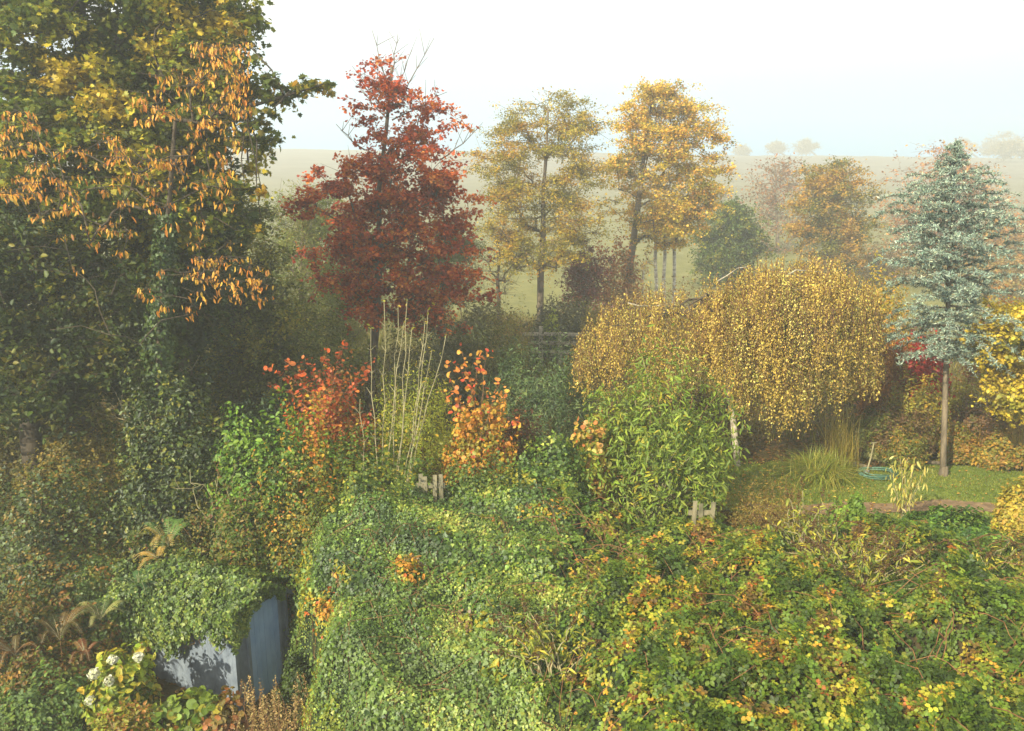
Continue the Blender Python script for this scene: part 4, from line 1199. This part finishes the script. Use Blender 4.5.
bush('misty_scrub', 'misty pinkish brown scrub between the orange green tree and the cedar', 'shrub', 886, 32, 246, 50, 234, [((150, 120, 92), 3), ((136, 116, 84), 2)], n=3500, size=.16, lump=.5)
bush('misty_scrub', 'misty brown scrub behind the lower right of the cedar', 'shrub', 985, 50, 250, 47, 235, [((150, 118, 84), 3), ((140, 122, 80), 2)], n=4500, size=.16, lump=.5)
# --- left background undergrowth
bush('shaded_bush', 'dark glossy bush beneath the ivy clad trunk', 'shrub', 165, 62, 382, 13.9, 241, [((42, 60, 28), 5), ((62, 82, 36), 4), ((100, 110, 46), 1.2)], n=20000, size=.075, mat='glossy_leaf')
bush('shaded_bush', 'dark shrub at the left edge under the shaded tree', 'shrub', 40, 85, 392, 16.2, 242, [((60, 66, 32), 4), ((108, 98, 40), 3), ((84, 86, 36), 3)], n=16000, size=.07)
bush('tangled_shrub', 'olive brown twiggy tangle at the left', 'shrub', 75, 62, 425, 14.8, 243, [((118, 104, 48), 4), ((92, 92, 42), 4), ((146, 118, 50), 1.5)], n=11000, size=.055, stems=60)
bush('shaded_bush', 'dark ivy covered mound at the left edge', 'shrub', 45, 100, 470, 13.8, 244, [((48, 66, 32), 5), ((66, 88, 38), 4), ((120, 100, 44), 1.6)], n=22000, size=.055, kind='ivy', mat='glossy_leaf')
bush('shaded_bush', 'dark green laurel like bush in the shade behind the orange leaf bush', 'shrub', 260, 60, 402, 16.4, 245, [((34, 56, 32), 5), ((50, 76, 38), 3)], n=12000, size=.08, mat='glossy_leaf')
bush('green_elder', 'fresh green elder bush with pinnate leaves left of the pale canes', 'shrub', 268, 66, 414, 13.7, 246, [((80, 120, 44), 5), ((104, 140, 52), 3), ((60, 92, 38), 3)], n=13000, size=.08, kind='oval', droop=.35, sharp=3, lump=.2)
bush('tangled_shrub', 'brown and olive tangle of twigs above the shed', 'shrub', 232, 92, 470, 13.25, 247, [((96, 96, 44), 4), ((118, 100, 52), 3), ((72, 88, 38), 3), ((110, 66, 50), .8)], n=15000, size=.05, stems=90, stem_r=.009)
bush('golden_bramble', 'yellow and orange leaved bramble hanging between the elder and the canes', 'shrub', 312, 42, 430, 13.7, 248, [((176, 144, 48), 4), ((188, 120, 48), 3), ((110, 120, 44), 3)], n=7500, size=.07)
bush('ivy_mound', 'dark ivy hump beside the shed door', 'shrub', 318, 42, 545, 12.9, 249, [((40, 66, 32), 5), ((64, 94, 42), 4)], n=13000, size=.06, kind='ivy', mat='glossy_leaf', sharp=3)
bush('bramble_mound', 'mixed green and yellow bramble mound right behind the shed roof', 'shrub', 232, 98, 520, 13.3, 250, [((66, 92, 38), 5), ((96, 112, 44), 3), ((150, 132, 48), 1), ((140, 84, 44), .8)], n=19000, size=.06)
bush('bramble_mound', 'dull green and russet bramble mound left of the ferns', 'shrub', 75, 75, 560, 12.4, 251, [((56, 80, 34), 4), ((94, 96, 40), 3), ((130, 90, 40), 1.6)], n=14000, size=.06)
bush('bramble_mound', 'shaded bramble mound with rusty leaves at the left edge', 'shrub', 10, 60, 600, 11.6, 252, [((56, 72, 32), 4), ((110, 80, 36), 2), ((94, 92, 38), 2)], n=10000, size=.06)

# --- the middle group: smoke bushes, yellow bush, canes
bush('smoke_bush', 'red and coral leaved bush left of the pale canes', 'shrub', 330, 46, 386, 15.4, 261, [((172, 86, 44), 5), ((184, 112, 60), 4), ((140, 112, 54), 3), ((156, 62, 38), 1.5)], n=6400, size=.060, kind='round', spread=.8, lump=.4, part='foliage')
bush('yellow_green_bush', 'fine leaved yellow green bush behind the pale canes', 'shrub', 415, 42, 384, 14.9, 262, [((132, 148, 50), 5), ((108, 132, 46), 4), ((160, 156, 60), 2)], n=15000, size=.05, kind='lance', droop=-.1, sharp=2.8)
bush('smoke_bush', 'orange and yellow leaved bush right of the pale canes', 'shrub', 476, 36, 404, 14.4, 263, [((196, 134, 60), 5), ((184, 152, 66), 4), ((128, 124, 54), 4), ((184, 84, 58), .8)], n=6400, size=.058, kind='round', spread=.8, lump=.35)
bush('green_shrub', 'mid green shrub at the foot of the pale canes', 'shrub', 372, 62, 440, 13.9, 264, [((70, 100, 42), 5), ((92, 124, 50), 3), ((150, 140, 56), 1)], n=14000, size=.065)
bush('ivy_swell', 'leafy green swell of ivy with yellow bits at the foot of the pale canes', 'ivy', 360, 66, 470, 12.7, 267, [((72, 96, 42), 5), ((100, 122, 52), 3), ((160, 146, 60), 1)], n=16000, size=.05, kind='ivy', sharp=2.4)
bush('ivy_swell', 'mixed yellow and green climber spilling down left of the ivy bank', 'ivy', 300, 44, 468, 13.0, 268, [((76, 92, 40), 5), ((172, 140, 54), 2.4), ((184, 116, 54), 1), ((110, 120, 50), 3)], n=13000, size=.055, sharp=3)
bush('ivy_swell', 'low green swell of ivy under the orange bush', 'ivy', 480, 50, 466, 13.2, 269, [((60, 88, 42), 5), ((88, 112, 56), 3)], n=9000, size=.05, kind='ivy', mat='glossy_leaf')
for i, (x, y, Yp, hw_, lab) in enumerate(((402, 565, 10.7, 16, 'small orange and rust leaved sprig high on the ivy bank'), (330, 600, 10.9, 14, 'yellow leaved sprig at the left edge of the ivy bank'), (498, 655, 9.6, 18, 'orange brown sprig low on the ivy bank'), (455, 545, 11.6, 22, 'yellowing climber running across the middle of the ivy bank'), (545, 500, 12.6, 20, 'yellow green sprig in the upper right of the ivy bank'))):
    bush('climber_sprig', lab, 'climber', x, hw_, y, Yp, 271 + i, [((196, 140, 66), 3), ((170, 150, 62), 3), ((190, 100, 60), 1), ((120, 120, 56), 2)], n=420, size=.06, kind='oval', zbase=float(at(x, y, Yp)[2]) - .3, depth=1, stems=8, stem_r=.005, lump=.6)
def sprays(name, pts, pal, seed, Y, size=.09, kind='round'):
    root = [o for o in COL.objects if o.name == name][0]
    rng = np.random.RandomState(seed); sg = []; P = []; A = []
    for (x0, y0, x1, y1) in pts:
        a = at(x0, y0, Y); b = at(x1, y1, Y + rng.uniform(-.3, .3))
        p = curve_pts(a, b, 6, rng, .08, .02); sg += chain(p, .0068, .003)
        for j in range(2, 7):
            for _ in range(4):
                P.append(p[j] + rng.normal(size=3) * .045)
    tubes('sprays', sg, M['twig'], root, 4)
    P = np.array(P)
    leaves('spray_leaves', P, size, kind, pick(P, pal, rng, .5, .4, seed=seed), M['leaf'], root, rng, droop=.3, spread=1.0)
sprays('smoke_bush', [(330, 400, 345, 342), (320, 400, 268, 368), (315, 405, 285, 362), (340, 400, 372, 362), (325, 395, 305, 358), (310, 410, 268, 382), (345, 405, 368, 372), (335, 400, 325, 352)], [((176, 80, 44), 5), ((190, 104, 62), 3)], 265, 15.2, .078)
sprays('smoke_bush.001', [(472, 430, 480, 350), (478, 430, 462, 352), (470, 430, 448, 372), (480, 440, 500, 384), (485, 440, 508, 392), (480, 420, 488, 352), (465, 440, 440, 390), (490, 440, 518, 420), (476, 400, 452, 362)], [((200, 124, 70), 4), ((190, 76, 58), 1.5), ((204, 156, 84), 3)], 266, 14.2, .075)

def canes():
    rng = np.random.RandomState(271); Y = 13.4
    b0 = at(388, 520, Y)
    root = empty('pale_cane_shrub', (b0[0], Y, b0[2]), 'tall clump of bare pale upright canes in the centre left', 'shrub')
    sg = []
    tops = [(384, 300), (398, 305), (407, 302), (420, 312), (428, 310), (446, 335), (371, 328), (378, 345), (412, 328), (425, 322), (432, 350), (392, 330), (404, 322), (360, 400)]
    P = []
    for i, (x, y) in enumerate(tops):
        if i % 4 == 3: continue
        yy = Y + rng.uniform(-.3, .3)
        bx = 388 + (x - 400) * .35 + rng.uniform(-8, 8)
        p = curve_pts(at(bx, 525, yy), at(x, y, yy), 9, rng, .0, .005)
        p[:, 0] += .06 * rng.normal() * np.sin(np.linspace(0, PI, 10))
        sg += chain(p, .011, .005)
        for k in range(4, 10):
            for s_ in (-1, 1):
                if rng.uniform() < .75:
                    q = p[k] + np.array([s_ * rng.uniform(.03, .10), rng.uniform(-.06, .06), rng.uniform(.04, .14)])
                    if k < 9: sg.append((p[k], q, .005, .003))
                    if rng.uniform() < .3: P.append(q)
        P.append(p[-1]); P.append(p[-1] - (0, 0, .03))
        if i % 3 == 0:
            for k in range(2, 6):
                for _ in range(10): P.append(p[k] + rng.normal(size=3) * .1)
    tubes('canes', sg, M['cane'], root, 5)
    P = np.array(P)
    leaves('leaves', P, .06, 'oval', pick(P, [((150, 150, 60), 3), ((180, 150, 60), 2)], rng, .5, .3), M['leaf'], root, rng)
canes()
def dead_stems(label, pts, seed, Y):
    rng = np.random.RandomState(seed); b0 = at(pts[0][0], pts[0][1], Y)
    root = empty('bare_twigs', b0, label, 'twigs')
    sg = []
    for (x0, y0, x1, y1) in pts:
        p = curve_pts(np.array(b0), at(x1, y1, Y + rng.uniform(-.2, .2)), 6, rng, .1, .03); sg += chain(p, .008, .004)
        for k in range(2, 6):
            sg.append((p[k], p[k] + rng.normal(size=3) * .12 + (0, 0, .05), .005, .003))
    tubes('twigs', sg, M['cane'], root, 4)
dead_stems('thin bare arching twigs over the dark bush at the left', [(150, 430, 95, 378), (145, 440, 60, 410), (175, 440, 190, 365), (120, 450, 60, 400), (185, 430, 135, 350), (150, 430, 175, 400), (30, 378, 80, 380), (180, 440, 200, 355)], 281, 14.6)
dead_stems('dry brown twigs sticking out above the shed ivy', [(225, 545, 262, 505), (240, 550, 250, 490), (235, 540, 215, 480), (262, 545, 288, 515), (200, 540, 190, 470), (210, 530, 235, 465), (180, 535, 175, 480)], 282, 13.1)

# --- green butterfly bush and neighbours
bush('butterfly_bush', 'bright green long leaved bush in front of the birch', 'shrub', 664, 72, 376, 13.9, 291, [((96, 126, 54), 5), ((120, 146, 68), 4), ((80, 104, 46), 3), ((168, 156, 56), .6)], n=11000, size=.12, kind='lance', droop=.35, spread=.8, lump=.35, sharp=2.4, stems=40, stem_mat='cane')
sprays('butterfly_bush', [(650, 420, 640, 372), (670, 410, 668, 350), (690, 410, 700, 358), (700, 420, 728, 384), (630, 430, 606, 400), (715, 440, 748, 430), (718, 450, 752, 462), (680, 410, 684, 362), (660, 410, 652, 368), (715, 430, 742, 405)], [((98, 126, 54), 4), ((118, 142, 64), 3)], 292, 13.8, .12, 'lance')
bush('orange_leaf_shrub', 'small shrub with pinkish orange leaves left of the green butterfly bush', 'shrub', 592, 24, 420, 13.8, 293, [((184, 140, 88), 4), ((172, 154, 80), 4), ((180, 112, 70), 1), ((110, 120, 50), 3)], n=2200, size=.085, kind='round')
bush('ivy_post', 'hump of ivy swallowing an old post below the orange leaf shrub', 'ivy', 552, 38, 446, 13.4, 294, IVY, n=12000, size=.056, kind='ivy', mat='glossy_leaf', sharp=2.6)
bush('dry_shrub', 'low tangle of dry brown stems on the lawn edge right of the green bush', 'shrub', 772, 40, 488, 13.3, 295, [((132, 108, 60), 4), ((110, 104, 50), 3), ((150, 128, 66), 2)], n=6500, size=.05, kind='lance', stems=110, stem_r=.006, lump=.5, depth=1)
bush('laurel', 'glossy dark green laurel clump in front of the soil path', 'shrub', 955, 50, 518, 12.9, 296, [((50, 86, 36), 5), ((78, 116, 48), 4), ((104, 136, 64), 1)], n=9000, size=.075, mat='glossy_leaf', sharp=2.6)
bush('laurel', 'small bright green clump left of the drooping dry seedling', 'shrub', 852, 20, 500, 13.2, 297, [((90, 126, 50), 5), ((112, 146, 60), 3)], n=3200, size=.07)
bush('amber_bush', 'orange yellow leaved bush at the right edge below the lawn', 'shrub', 1022, 24, 492, 12.6, 298, [((180, 156, 70), 4), ((164, 134, 62), 2), ((130, 132, 58), 4)], n=6000, size=.06, sharp=3)
bush('yellow_bramble', 'yellowing bramble mound in the lower right corner', 'shrub', 985, 62, 590, 10.2, 299, [((130, 138, 50), 4), ((96, 120, 44), 4), ((178, 150, 54), 2), ((180, 110, 50), .6)], n=13000, size=.065, depth=1)

def seedling():
    rng = np.random.RandomState(301); Y = 13.9
    b0 = at(905, 520, Y)
    root = empty('drooping_plant', (b0[0], Y, b0[2]), 'pale dry plant with drooping straw leaves and one yellow leaf at the lawn edge', 'plant')
    sg = []; P = []
    for x, y in ((900, 456), (915, 462), (908, 458), (890, 470), (925, 470), (905, 480), (918, 482), (895, 486)):
        p = curve_pts(at(903 + rng.uniform(-4, 4), 522, Y), at(x, y, Y + rng.uniform(-.15, .15)), 6, rng, .0, .015)
        sg += chain(p, .009, .004)
        for k in range(3, 7):
            for _ in range(5): P.append(p[k] + rng.normal(size=3) * .06)
    tubes('stems', sg, M['cane'], root, 4)
    P = np.array(P)
    t = pick(P, [((186, 176, 112), 3), ((204, 196, 150), 2), ((160, 150, 80), 2)], rng, .4, .2)
    t[5:9] = lin((220, 170, 40))
    leaves('leaves', P, .13, 'lance', t, M['leaf'], root, rng, droop=1.5)
seedling()

def buddleia(label, px, py, Y, nst, seed, spreadpx, lenp=.55, dead=(92, 66, 46)):
    """arching stems tipped with dead brown flower spikes"""
    rng = np.random.RandomState(seed)
    b0 = at(px, py, Y); z0 = float(canopy(np.array([b0[0]]), np.array([Y]))[0]) - .5
    root = empty('butterfly_bush', (b0[0], Y, z0), label, 'shrub', 'butterfly bushes with dead flower spikes')
    sg = []; P = []; A = []; L_ = []; LA = []
    for i in range(nst):
        az = rng.uniform(0, 2 * PI); r = rng.uniform(.2, 1) * spreadpx / ppm(Y, .5)
        e = np.array([b0[0] + math.cos(az) * r, Y + math.sin(az) * r * .8, b0[2] + rng.uniform(.05, .5) - .2 * r])
        p = curve_pts(np.array([b0[0] + rng.normal() * .1, Y + rng.normal() * .1, z0]), e, 7, rng, .15, .02)
        sg += chain(p, .012, .005)
        d = norm((p[-1] - p[-3])[None])[0]
        q = e + d * rng.uniform(.16, .3) + (0, 0, -.03)
        for t in np.linspace(0, 1, 60):
            c = e + (q - e) * t
            P.append(c + rng.normal(size=3) * .024 * (1.1 - t)); A.append(d + rng.normal(size=3) * .8)
        for k in range(4, 8):
            for _ in range(3):
                L_.append(p[k] + rng.normal(size=3) * .03)
                o_ = rng.normal(size=3); o_[2] = -.4; LA.append(o_)
    tubes('stems', sg, M['cane'], root, 4)
    P = np.array(P); L_ = np.array(L_)
    leaves('flower_spikes', P, .028, 'diamond', pick(P, [(dead, 3), ((118, 88, 60), 2), ((74, 52, 40), 2)], rng, .3, .2), M['leaf'], root, rng, axis=norm(np.array(A)), spread=1)
    leaves('leaves', L_, .12, 'lance', pick(L_, [((120, 140, 66), 3), ((160, 156, 70), 3), ((190, 180, 90), 1), ((90, 116, 60), 2)], rng, .4, .3), M['leaf'], root, rng, axis=norm(np.array(LA)), droop=.5)
buddleia('butterfly bush with many dead brown flower spikes, largest, right of centre among the brambles', 862, 566, 10.6, 95, 311, 92)
buddleia('butterfly bush with few dead flower spikes above the left end of the lawn', 800, 520, 11.8, 16, 312, 45)
buddleia('grey green butterfly bush with brown spikes where ivy meets the brambles', 560, 640, 9.3, 34, 313, 70)
buddleia('pale dry butterfly bush tops below the amber bush at the right edge', 985, 560, 10.8, 14, 314, 45)
buddleia('small spiky butterfly bush left of the broken fence pales', 610, 590, 10.6, 14, 315, 45)

def irises():
    rng = np.random.RandomState(321)
    for px, py, Y, lab in ((1000, 690, 8.6, 'long green sword leaves poking out of the brambles in the lower right corner'), (985, 655, 9.2, 'few yellowing sword leaves above the lower right bramble corner')):
        b0 = at(px, py, Y); b0[2] -= .35
        root = empty('sword_leaf_plant', b0, lab, 'plant')
        P = b0 + rng.normal(size=(26, 3)) * (.12, .12, 0)
        blades('blades', P, .75, .03, pick(P, [((130, 160, 70), 3), ((160, 166, 84), 2)], rng, .3, .2), M['leaf'], root, rng, lean=.7)
irises()

# --- ferns, hydrangea, plumes near the shed
def fern(label, px, py, Y, n, ln, pal, seed, name='fern', az0=None, tilt=.6):
    rng = np.random.RandomState(seed)
    b0 = at(px, py, Y)
    root = empty(name, b0, label, 'fern')
    P = []; A = []; N_ = []; S_ = []; T_ = []; sg = []
    for i in range(n):
        az = rng.uniform(0, 2 * PI) if az0 is None else az0 + rng.normal() * .7
        o_ = np.array([math.cos(az), math.sin(az), 0]); L_ = ln * rng.uniform(.7, 1.1)
        t = np.linspace(0, 1, 26)
        c = b0 + o_[None] * (L_ * t ** 1.0 * .85)[:, None] + np.array([0, 0, 1]) * (L_ * (tilt * np.sin(t * PI * .62) - .35 * t ** 2))[:, None]
        sg += chain(c[::5], .006, .003)
        side = np.array([-o_[1], o_[0], 0]); col = lin(pal[rng.randint(len(pal))])
        for j in range(2, 26):
            w = L_ * .135 * math.sin(min(1, t[j] * 1.25 + .12) * PI * .9) ** .7 + .012 if t[j] < .97 else .012
            tang = norm((c[j] - c[j - 1])[None])[0]; up_ = np.cross(side, tang); up_ *= np.sign(up_[2] + 1e-6)
            for s_ in (-1, 1):
                P.append(c[j]); A.append(side * s_ + tang * .35 - up_ * .15); N_.append(up_); S_.append(w); T_.append(col * rng.uniform(.8, 1.2))
    tubes('stems', sg, M['cane'], root, 4)
    leaves_dir('fronds', np.array(P), np.array(S_), 'pinna', np.array(T_), M['leaf'], root, rng, norm(np.array(A)), norm(np.array(N_)))
TPL['pinna'] = ([(-.07, 0, 0), (.07, 0, 0), (.085, .5, .02), (0, 1, -.06), (-.085, .5, .02)], [[0, 1, 2, 3, 4]])
fern('green fern with two straw coloured fronds above the ivy of the shed', 168, 545, 12.6, 16, .62, [(86, 124, 60), (96, 130, 60), (186, 160, 84)], 331, tilt=.7)
fern('straw yellow fern fronds spreading above the shed ivy', 158, 558, 12.3, 5, .6, [(206, 176, 92), (190, 156, 80)], 332, az0=PI * .95, tilt=.35)
fern('dark green fern left of the shed ivy', 140, 590, 12.0, 12, .6, [(58, 92, 50), (70, 104, 54)], 333)
fern('bronze bracken fern in the shade at lower left', 60, 640, 11.3, 12, .65, [(120, 92, 46), (104, 84, 42), (86, 90, 44)], 334, tilt=.8)
fern('rusty bracken fern at the left edge above the timber edging', 15, 655, 10.9, 10, .6, [(130, 90, 42), (100, 84, 40)], 335)
fern('pale green fern frond clump between bracken and hydrangea', 100, 620, 11.6, 8, .55, [(150, 150, 84), (90, 110, 56)], 336)
fern('brown curled bracken beside the hydrangea', 85, 655, 11.0, 8, .42, [(120, 72, 40), (140, 100, 54)], 337)

bush('russet_undergrowth', 'russet and green undergrowth left of the hydrangea', 'plant', 55, 62, 652, 11.1, 341, [((112, 82, 40), 3), ((82, 96, 40), 4), ((150, 112, 50), 1)], n=11000, size=.06)
bush('green_groundcover', 'low bluish green leaves at the bottom left above the timber edging', 'plant', 45, 58, 676, 10.5, 342, [((66, 96, 56), 4), ((90, 120, 66), 3)], n=5000, size=.065)
hyd = bush('hydrangea', 'lime leaved hydrangea with white flower heads left of the shed', 'shrub', 118, 36, 655, 10.5, 343, [((120, 146, 54), 5), ((148, 156, 60), 3), ((176, 150, 60), 1.4), ((90, 116, 46), 2)], n=2600, size=.10, kind='oval', stems=16, stem_mat='cane')
rng = np.random.RandomState(344)
for i, (x, y) in enumerate(((94, 674), (113, 660), (138, 657), (109, 681), (90, 700), (100, 706))):
    c = at(x, y, 10.15 + .05 * (i % 3)); r = .062 if i != 0 else .078
    n = 160
    d = norm(rng.normal(size=(n, 3))); P = c + d * r * rng.uniform(.7, 1, (n, 1))
    col = ((206, 204, 180), (214, 212, 198), (190, 196, 150))
    h = leaves('flower_head', P, .034, 'round', np.array([lin(col[rng.randint(3)]) for _ in range(n)]), M['petal'], hyd, rng, nrm=d, spread=.3)
bush('broadleaf_plant', 'low broad round leaved plant in front of the shed side wall', 'plant', 190, 38, 698, 10.2, 345, [((104, 134, 58), 5), ((84, 112, 48), 4), ((140, 140, 60), 1)], n=1800, size=.11, kind='round', shell=.2)
bush('russet_heuchera', 'russet leaved plant at the bottom below the shed corner', 'plant', 222, 26, 706, 10.1, 346, [((140, 92, 60), 4), ((116, 100, 56), 3)], n=1500, size=.07, kind='round')
bush('orange_groundcover', 'dull orange and brown leaves at the bottom edge left of the shed corner', 'plant', 130, 50, 716, 9.8, 347, [((150, 104, 60), 3), ((110, 100, 52), 3), ((120, 130, 60), 2)], n=3000, size=.06)
bush('lime_groundcover', 'lime green leaves at the bottom edge right of the dried plumes', 'plant', 330, 36, 712, 9.4, 348, [((120, 142, 56), 4), ((96, 116, 46), 3)], n=4000, size=.055)
bush('ivy_skirt', 'green leafy skirt right of the shed door', 'plant', 312, 34, 660, 11.0, 350, [((60, 84, 38), 4), ((46, 68, 34), 4)], n=6000, size=.06)
def plumes(label, px, py, Y, n, w, seed, col):
    rng = np.random.RandomState(seed); b0 = at(px, py, Y); z0 = float(height(b0[0], Y))
    root = empty('dried_plumes', (b0[0], Y, z0), label, 'plant', 'dried flower plumes')
    P = []; A = []; sg = []
    for i in range(n):
        x = b0[0] + rng.normal() * w; y = Y + rng.normal() * .15; h = b0[2] + rng.normal() * .1
        a = np.array([x, y, z0]); b = np.array([x + rng.normal() * .1, y + rng.normal() * .08, h])
        sg += chain(curve_pts(a, b, 3, rng), .005, .003)
        for t in rng.uniform(.25, 1, 110):
            rr = .055 * (1.15 - t); c = a + (b - a) * t
            P.append(c + rng.normal(size=3) * (rr, rr, .02)); A.append(rng.normal(size=3) * .6 + (0, 0, .8))
    tubes('stems', sg, M['twig'], root, 4)
    P = np.array(P)
    leaves('plumes', P, .028, 'diamond', pick(P, col, rng, .3, .3), M['leaf'], root, rng, axis=norm(np.array(A)), spread=1)
plumes('pinkish brown dried flower plumes below the shed door', 272, 694, 10.0, 34, .24, 351, [((176, 152, 124), 4), ((150, 124, 98), 3)])
plumes('straw coloured dried plumes at the bottom edge right of the pinkish ones', 318, 706, 9.6, 16, .14, 352, [((186, 156, 100), 4), ((160, 130, 80), 3)])

# ------------------------------------------------------------------ small objects on the lawn
def hose():
    c = on(878, 474, .05); rng = np.random.RandomState(361); pts = []
    for t in np.linspace(0, 5.2 * 2 * PI, 150):
        r = .30 + .05 * math.sin(t * .37) + .02 * math.sin(t * 1.7)
        pts.append(c + (r * 1.25 * math.cos(t), r * math.sin(t), .012 * (t / 6.28) + .01 * math.sin(t * 3)))
    m = bpy.data.materials.new('hose_green'); m.use_nodes = True
    b = m.node_tree.nodes['Principled BSDF']; b.inputs['Base Color'].default_value = (*lin((70, 108, 92)), 1); b.inputs['Roughness'].default_value = .4
    o = tubes('garden_hose', chain(np.array(pts), .013, .013), m, None, 6)
    tag(o, 'coiled green garden hose lying on the lawn', 'hose')
hose()
def stake():
    a = on(866, 474, 0); b = at(874, 443, a[1] + .05)
    root = empty('leaning_spade', a, 'slim wooden handled tool leaning beside the hose coil', 'tool')
    tubes('shaft', chain(np.array([a, (a + b) / 2 + (.01, 0, 0), b]), .018, .016), M['cane'], root, 8)
    tubes('handle', [(b + (-.05, 0, .0), b + (.06, 0, .01), .014, .014)], M['cane'], root, 8)
    boxes('blade', [((a[0], a[1], .02), (.14, .02, .14), .2)], noise_mat('steel', (90, 90, 88), (130, 128, 122), 10), root)
stake()
def log(label, x0, y0, x1, y1, r):
    a = on(x0, y0, .07); b = on(x1, y1, .07); rng = np.random.RandomState(int(x0))
    p = curve_pts(a, b, 3, rng, 0, .01)
    o = tubes('edging_log', chain(p, r, r * .9), M['bark'], None, 9)
    tag(o, label, 'log', 'split logs edging the flower bed')
log('weathered log edging the bed left of the leaning tool', 842, 461, 866, 467, .055)
log('grey log edging the bed just left of the cedar trunk', 926, 462, 940, 463, .05)
log('grey log edging the bed just right of the cedar trunk', 946, 462, 958, 463, .05)

def edging():
    a = on(8, 735, -1.8); b = on(55, 702, -1.75)
    root = empty('timber_edging', ((a + b) / 2), 'grey timber board edging in the bottom left corner', 'edging')
    d = b - a; ang = math.atan2(d[1], d[0]); Ln = np.linalg.norm(d[:2]) + 1.2
    boxes('board', [((*((a + b) / 2)[:2], -1.82), (Ln, .12, .18), ang)], M['timber'], root)
edging()

# ------------------------------------------------------------------ grass and fallen leaves
rng = np.random.RandomState(401)
N = 110000
X = rng.uniform(3.6, 16.5, N); Yg = rng.uniform(13.3, 18.6, N)
k = in_lawn(X, Yg) & ~(in_path(X, Yg) & (rng.uniform(size=N) < .93))
X, Yg = X[k], Yg[k]
P = np.stack([X, Yg, np.zeros(len(X)) + .01], 1)
o = blades('lawn_grass', P, .055, .012, pick(P, [((92, 118, 46), 5), ((114, 132, 56), 4), ((140, 138, 72), 1.6)], rng, 1.4, .5, seed=41), M['leaf'], None, rng, lean=.7, nseg=2)
tag(o, 'short green grass of the lawn round the cedar', 'grass', kind='stuff')
def fallen(name, label, n, x0, x1, y0, y1, size, pal, zf, seed, mask=None):
    rng = np.random.RandomState(seed)
    X = rng.uniform(x0, x1, n); Y = rng.uniform(y0, y1, n); k = np.ones(n, bool)
    if mask is not None: k = mask(X, Y, rng)
    X, Y = X[k], Y[k]; P = np.stack([X, Y, zf(X, Y)], 1)
    o = leaves(name, P, size, 'oval', pick(P, pal, rng, 1, .3, seed=seed), M['leaf'], None, rng, spread=.3)
    tag(o, label, 'leaves', kind='stuff')
fallen('fallen_leaves', 'small straw and brown leaves scattered on the lawn', 9000, 3.6, 16, 13.4, 18.4, .05, [((186, 150, 84), 3), ((150, 108, 60), 3), ((196, 166, 96), 1)], lambda x, y: height(x, y) + .05, 402,
       lambda X, Y, r: in_lawn(X, Y) & (r.uniform(size=len(X)) < np.exp(-(X - 4.5) / 2.6) * .6 + .06))
fallen('leaf_litter', 'brown fallen leaves on the ground beneath the shrubs', 60000, -12, 14, 8, 26, .09, [((96, 72, 44), 4), ((120, 84, 48), 3), ((84, 84, 44), 2), ((150, 104, 54), 1)], lambda x, y: height(x, y) + .02, 403,
       lambda X, Y, r: ~in_lawn(X, Y))
fallen('corner_leaves', 'orange brown fallen leaves on the timber edging corner', 2500, -7.5, -4.8, 8.6, 11.2, .06, [((170, 106, 60), 4), ((130, 84, 52), 3), ((190, 140, 80), 1)], lambda x, y: height(x, y) + .04, 404)
# rough tufts between the field edge and the garden
rng = np.random.RandomState(405)
N = 60000
X = rng.uniform(-16, 18, N); Yg = rng.uniform(19, 40, N)
P = np.stack([X, Yg, height(X, Yg)], 1)
o = blades('rough_grass', P, .35, .02, pick(P, [((96, 104, 50), 4), ((130, 120, 66), 3), ((112, 92, 54), 2)], rng, 3, .5, seed=43), M['leaf'], None, rng, lean=.5, nseg=2)
tag(o, 'rough tufty grass between the garden and the misty field', 'grass', kind='stuff')
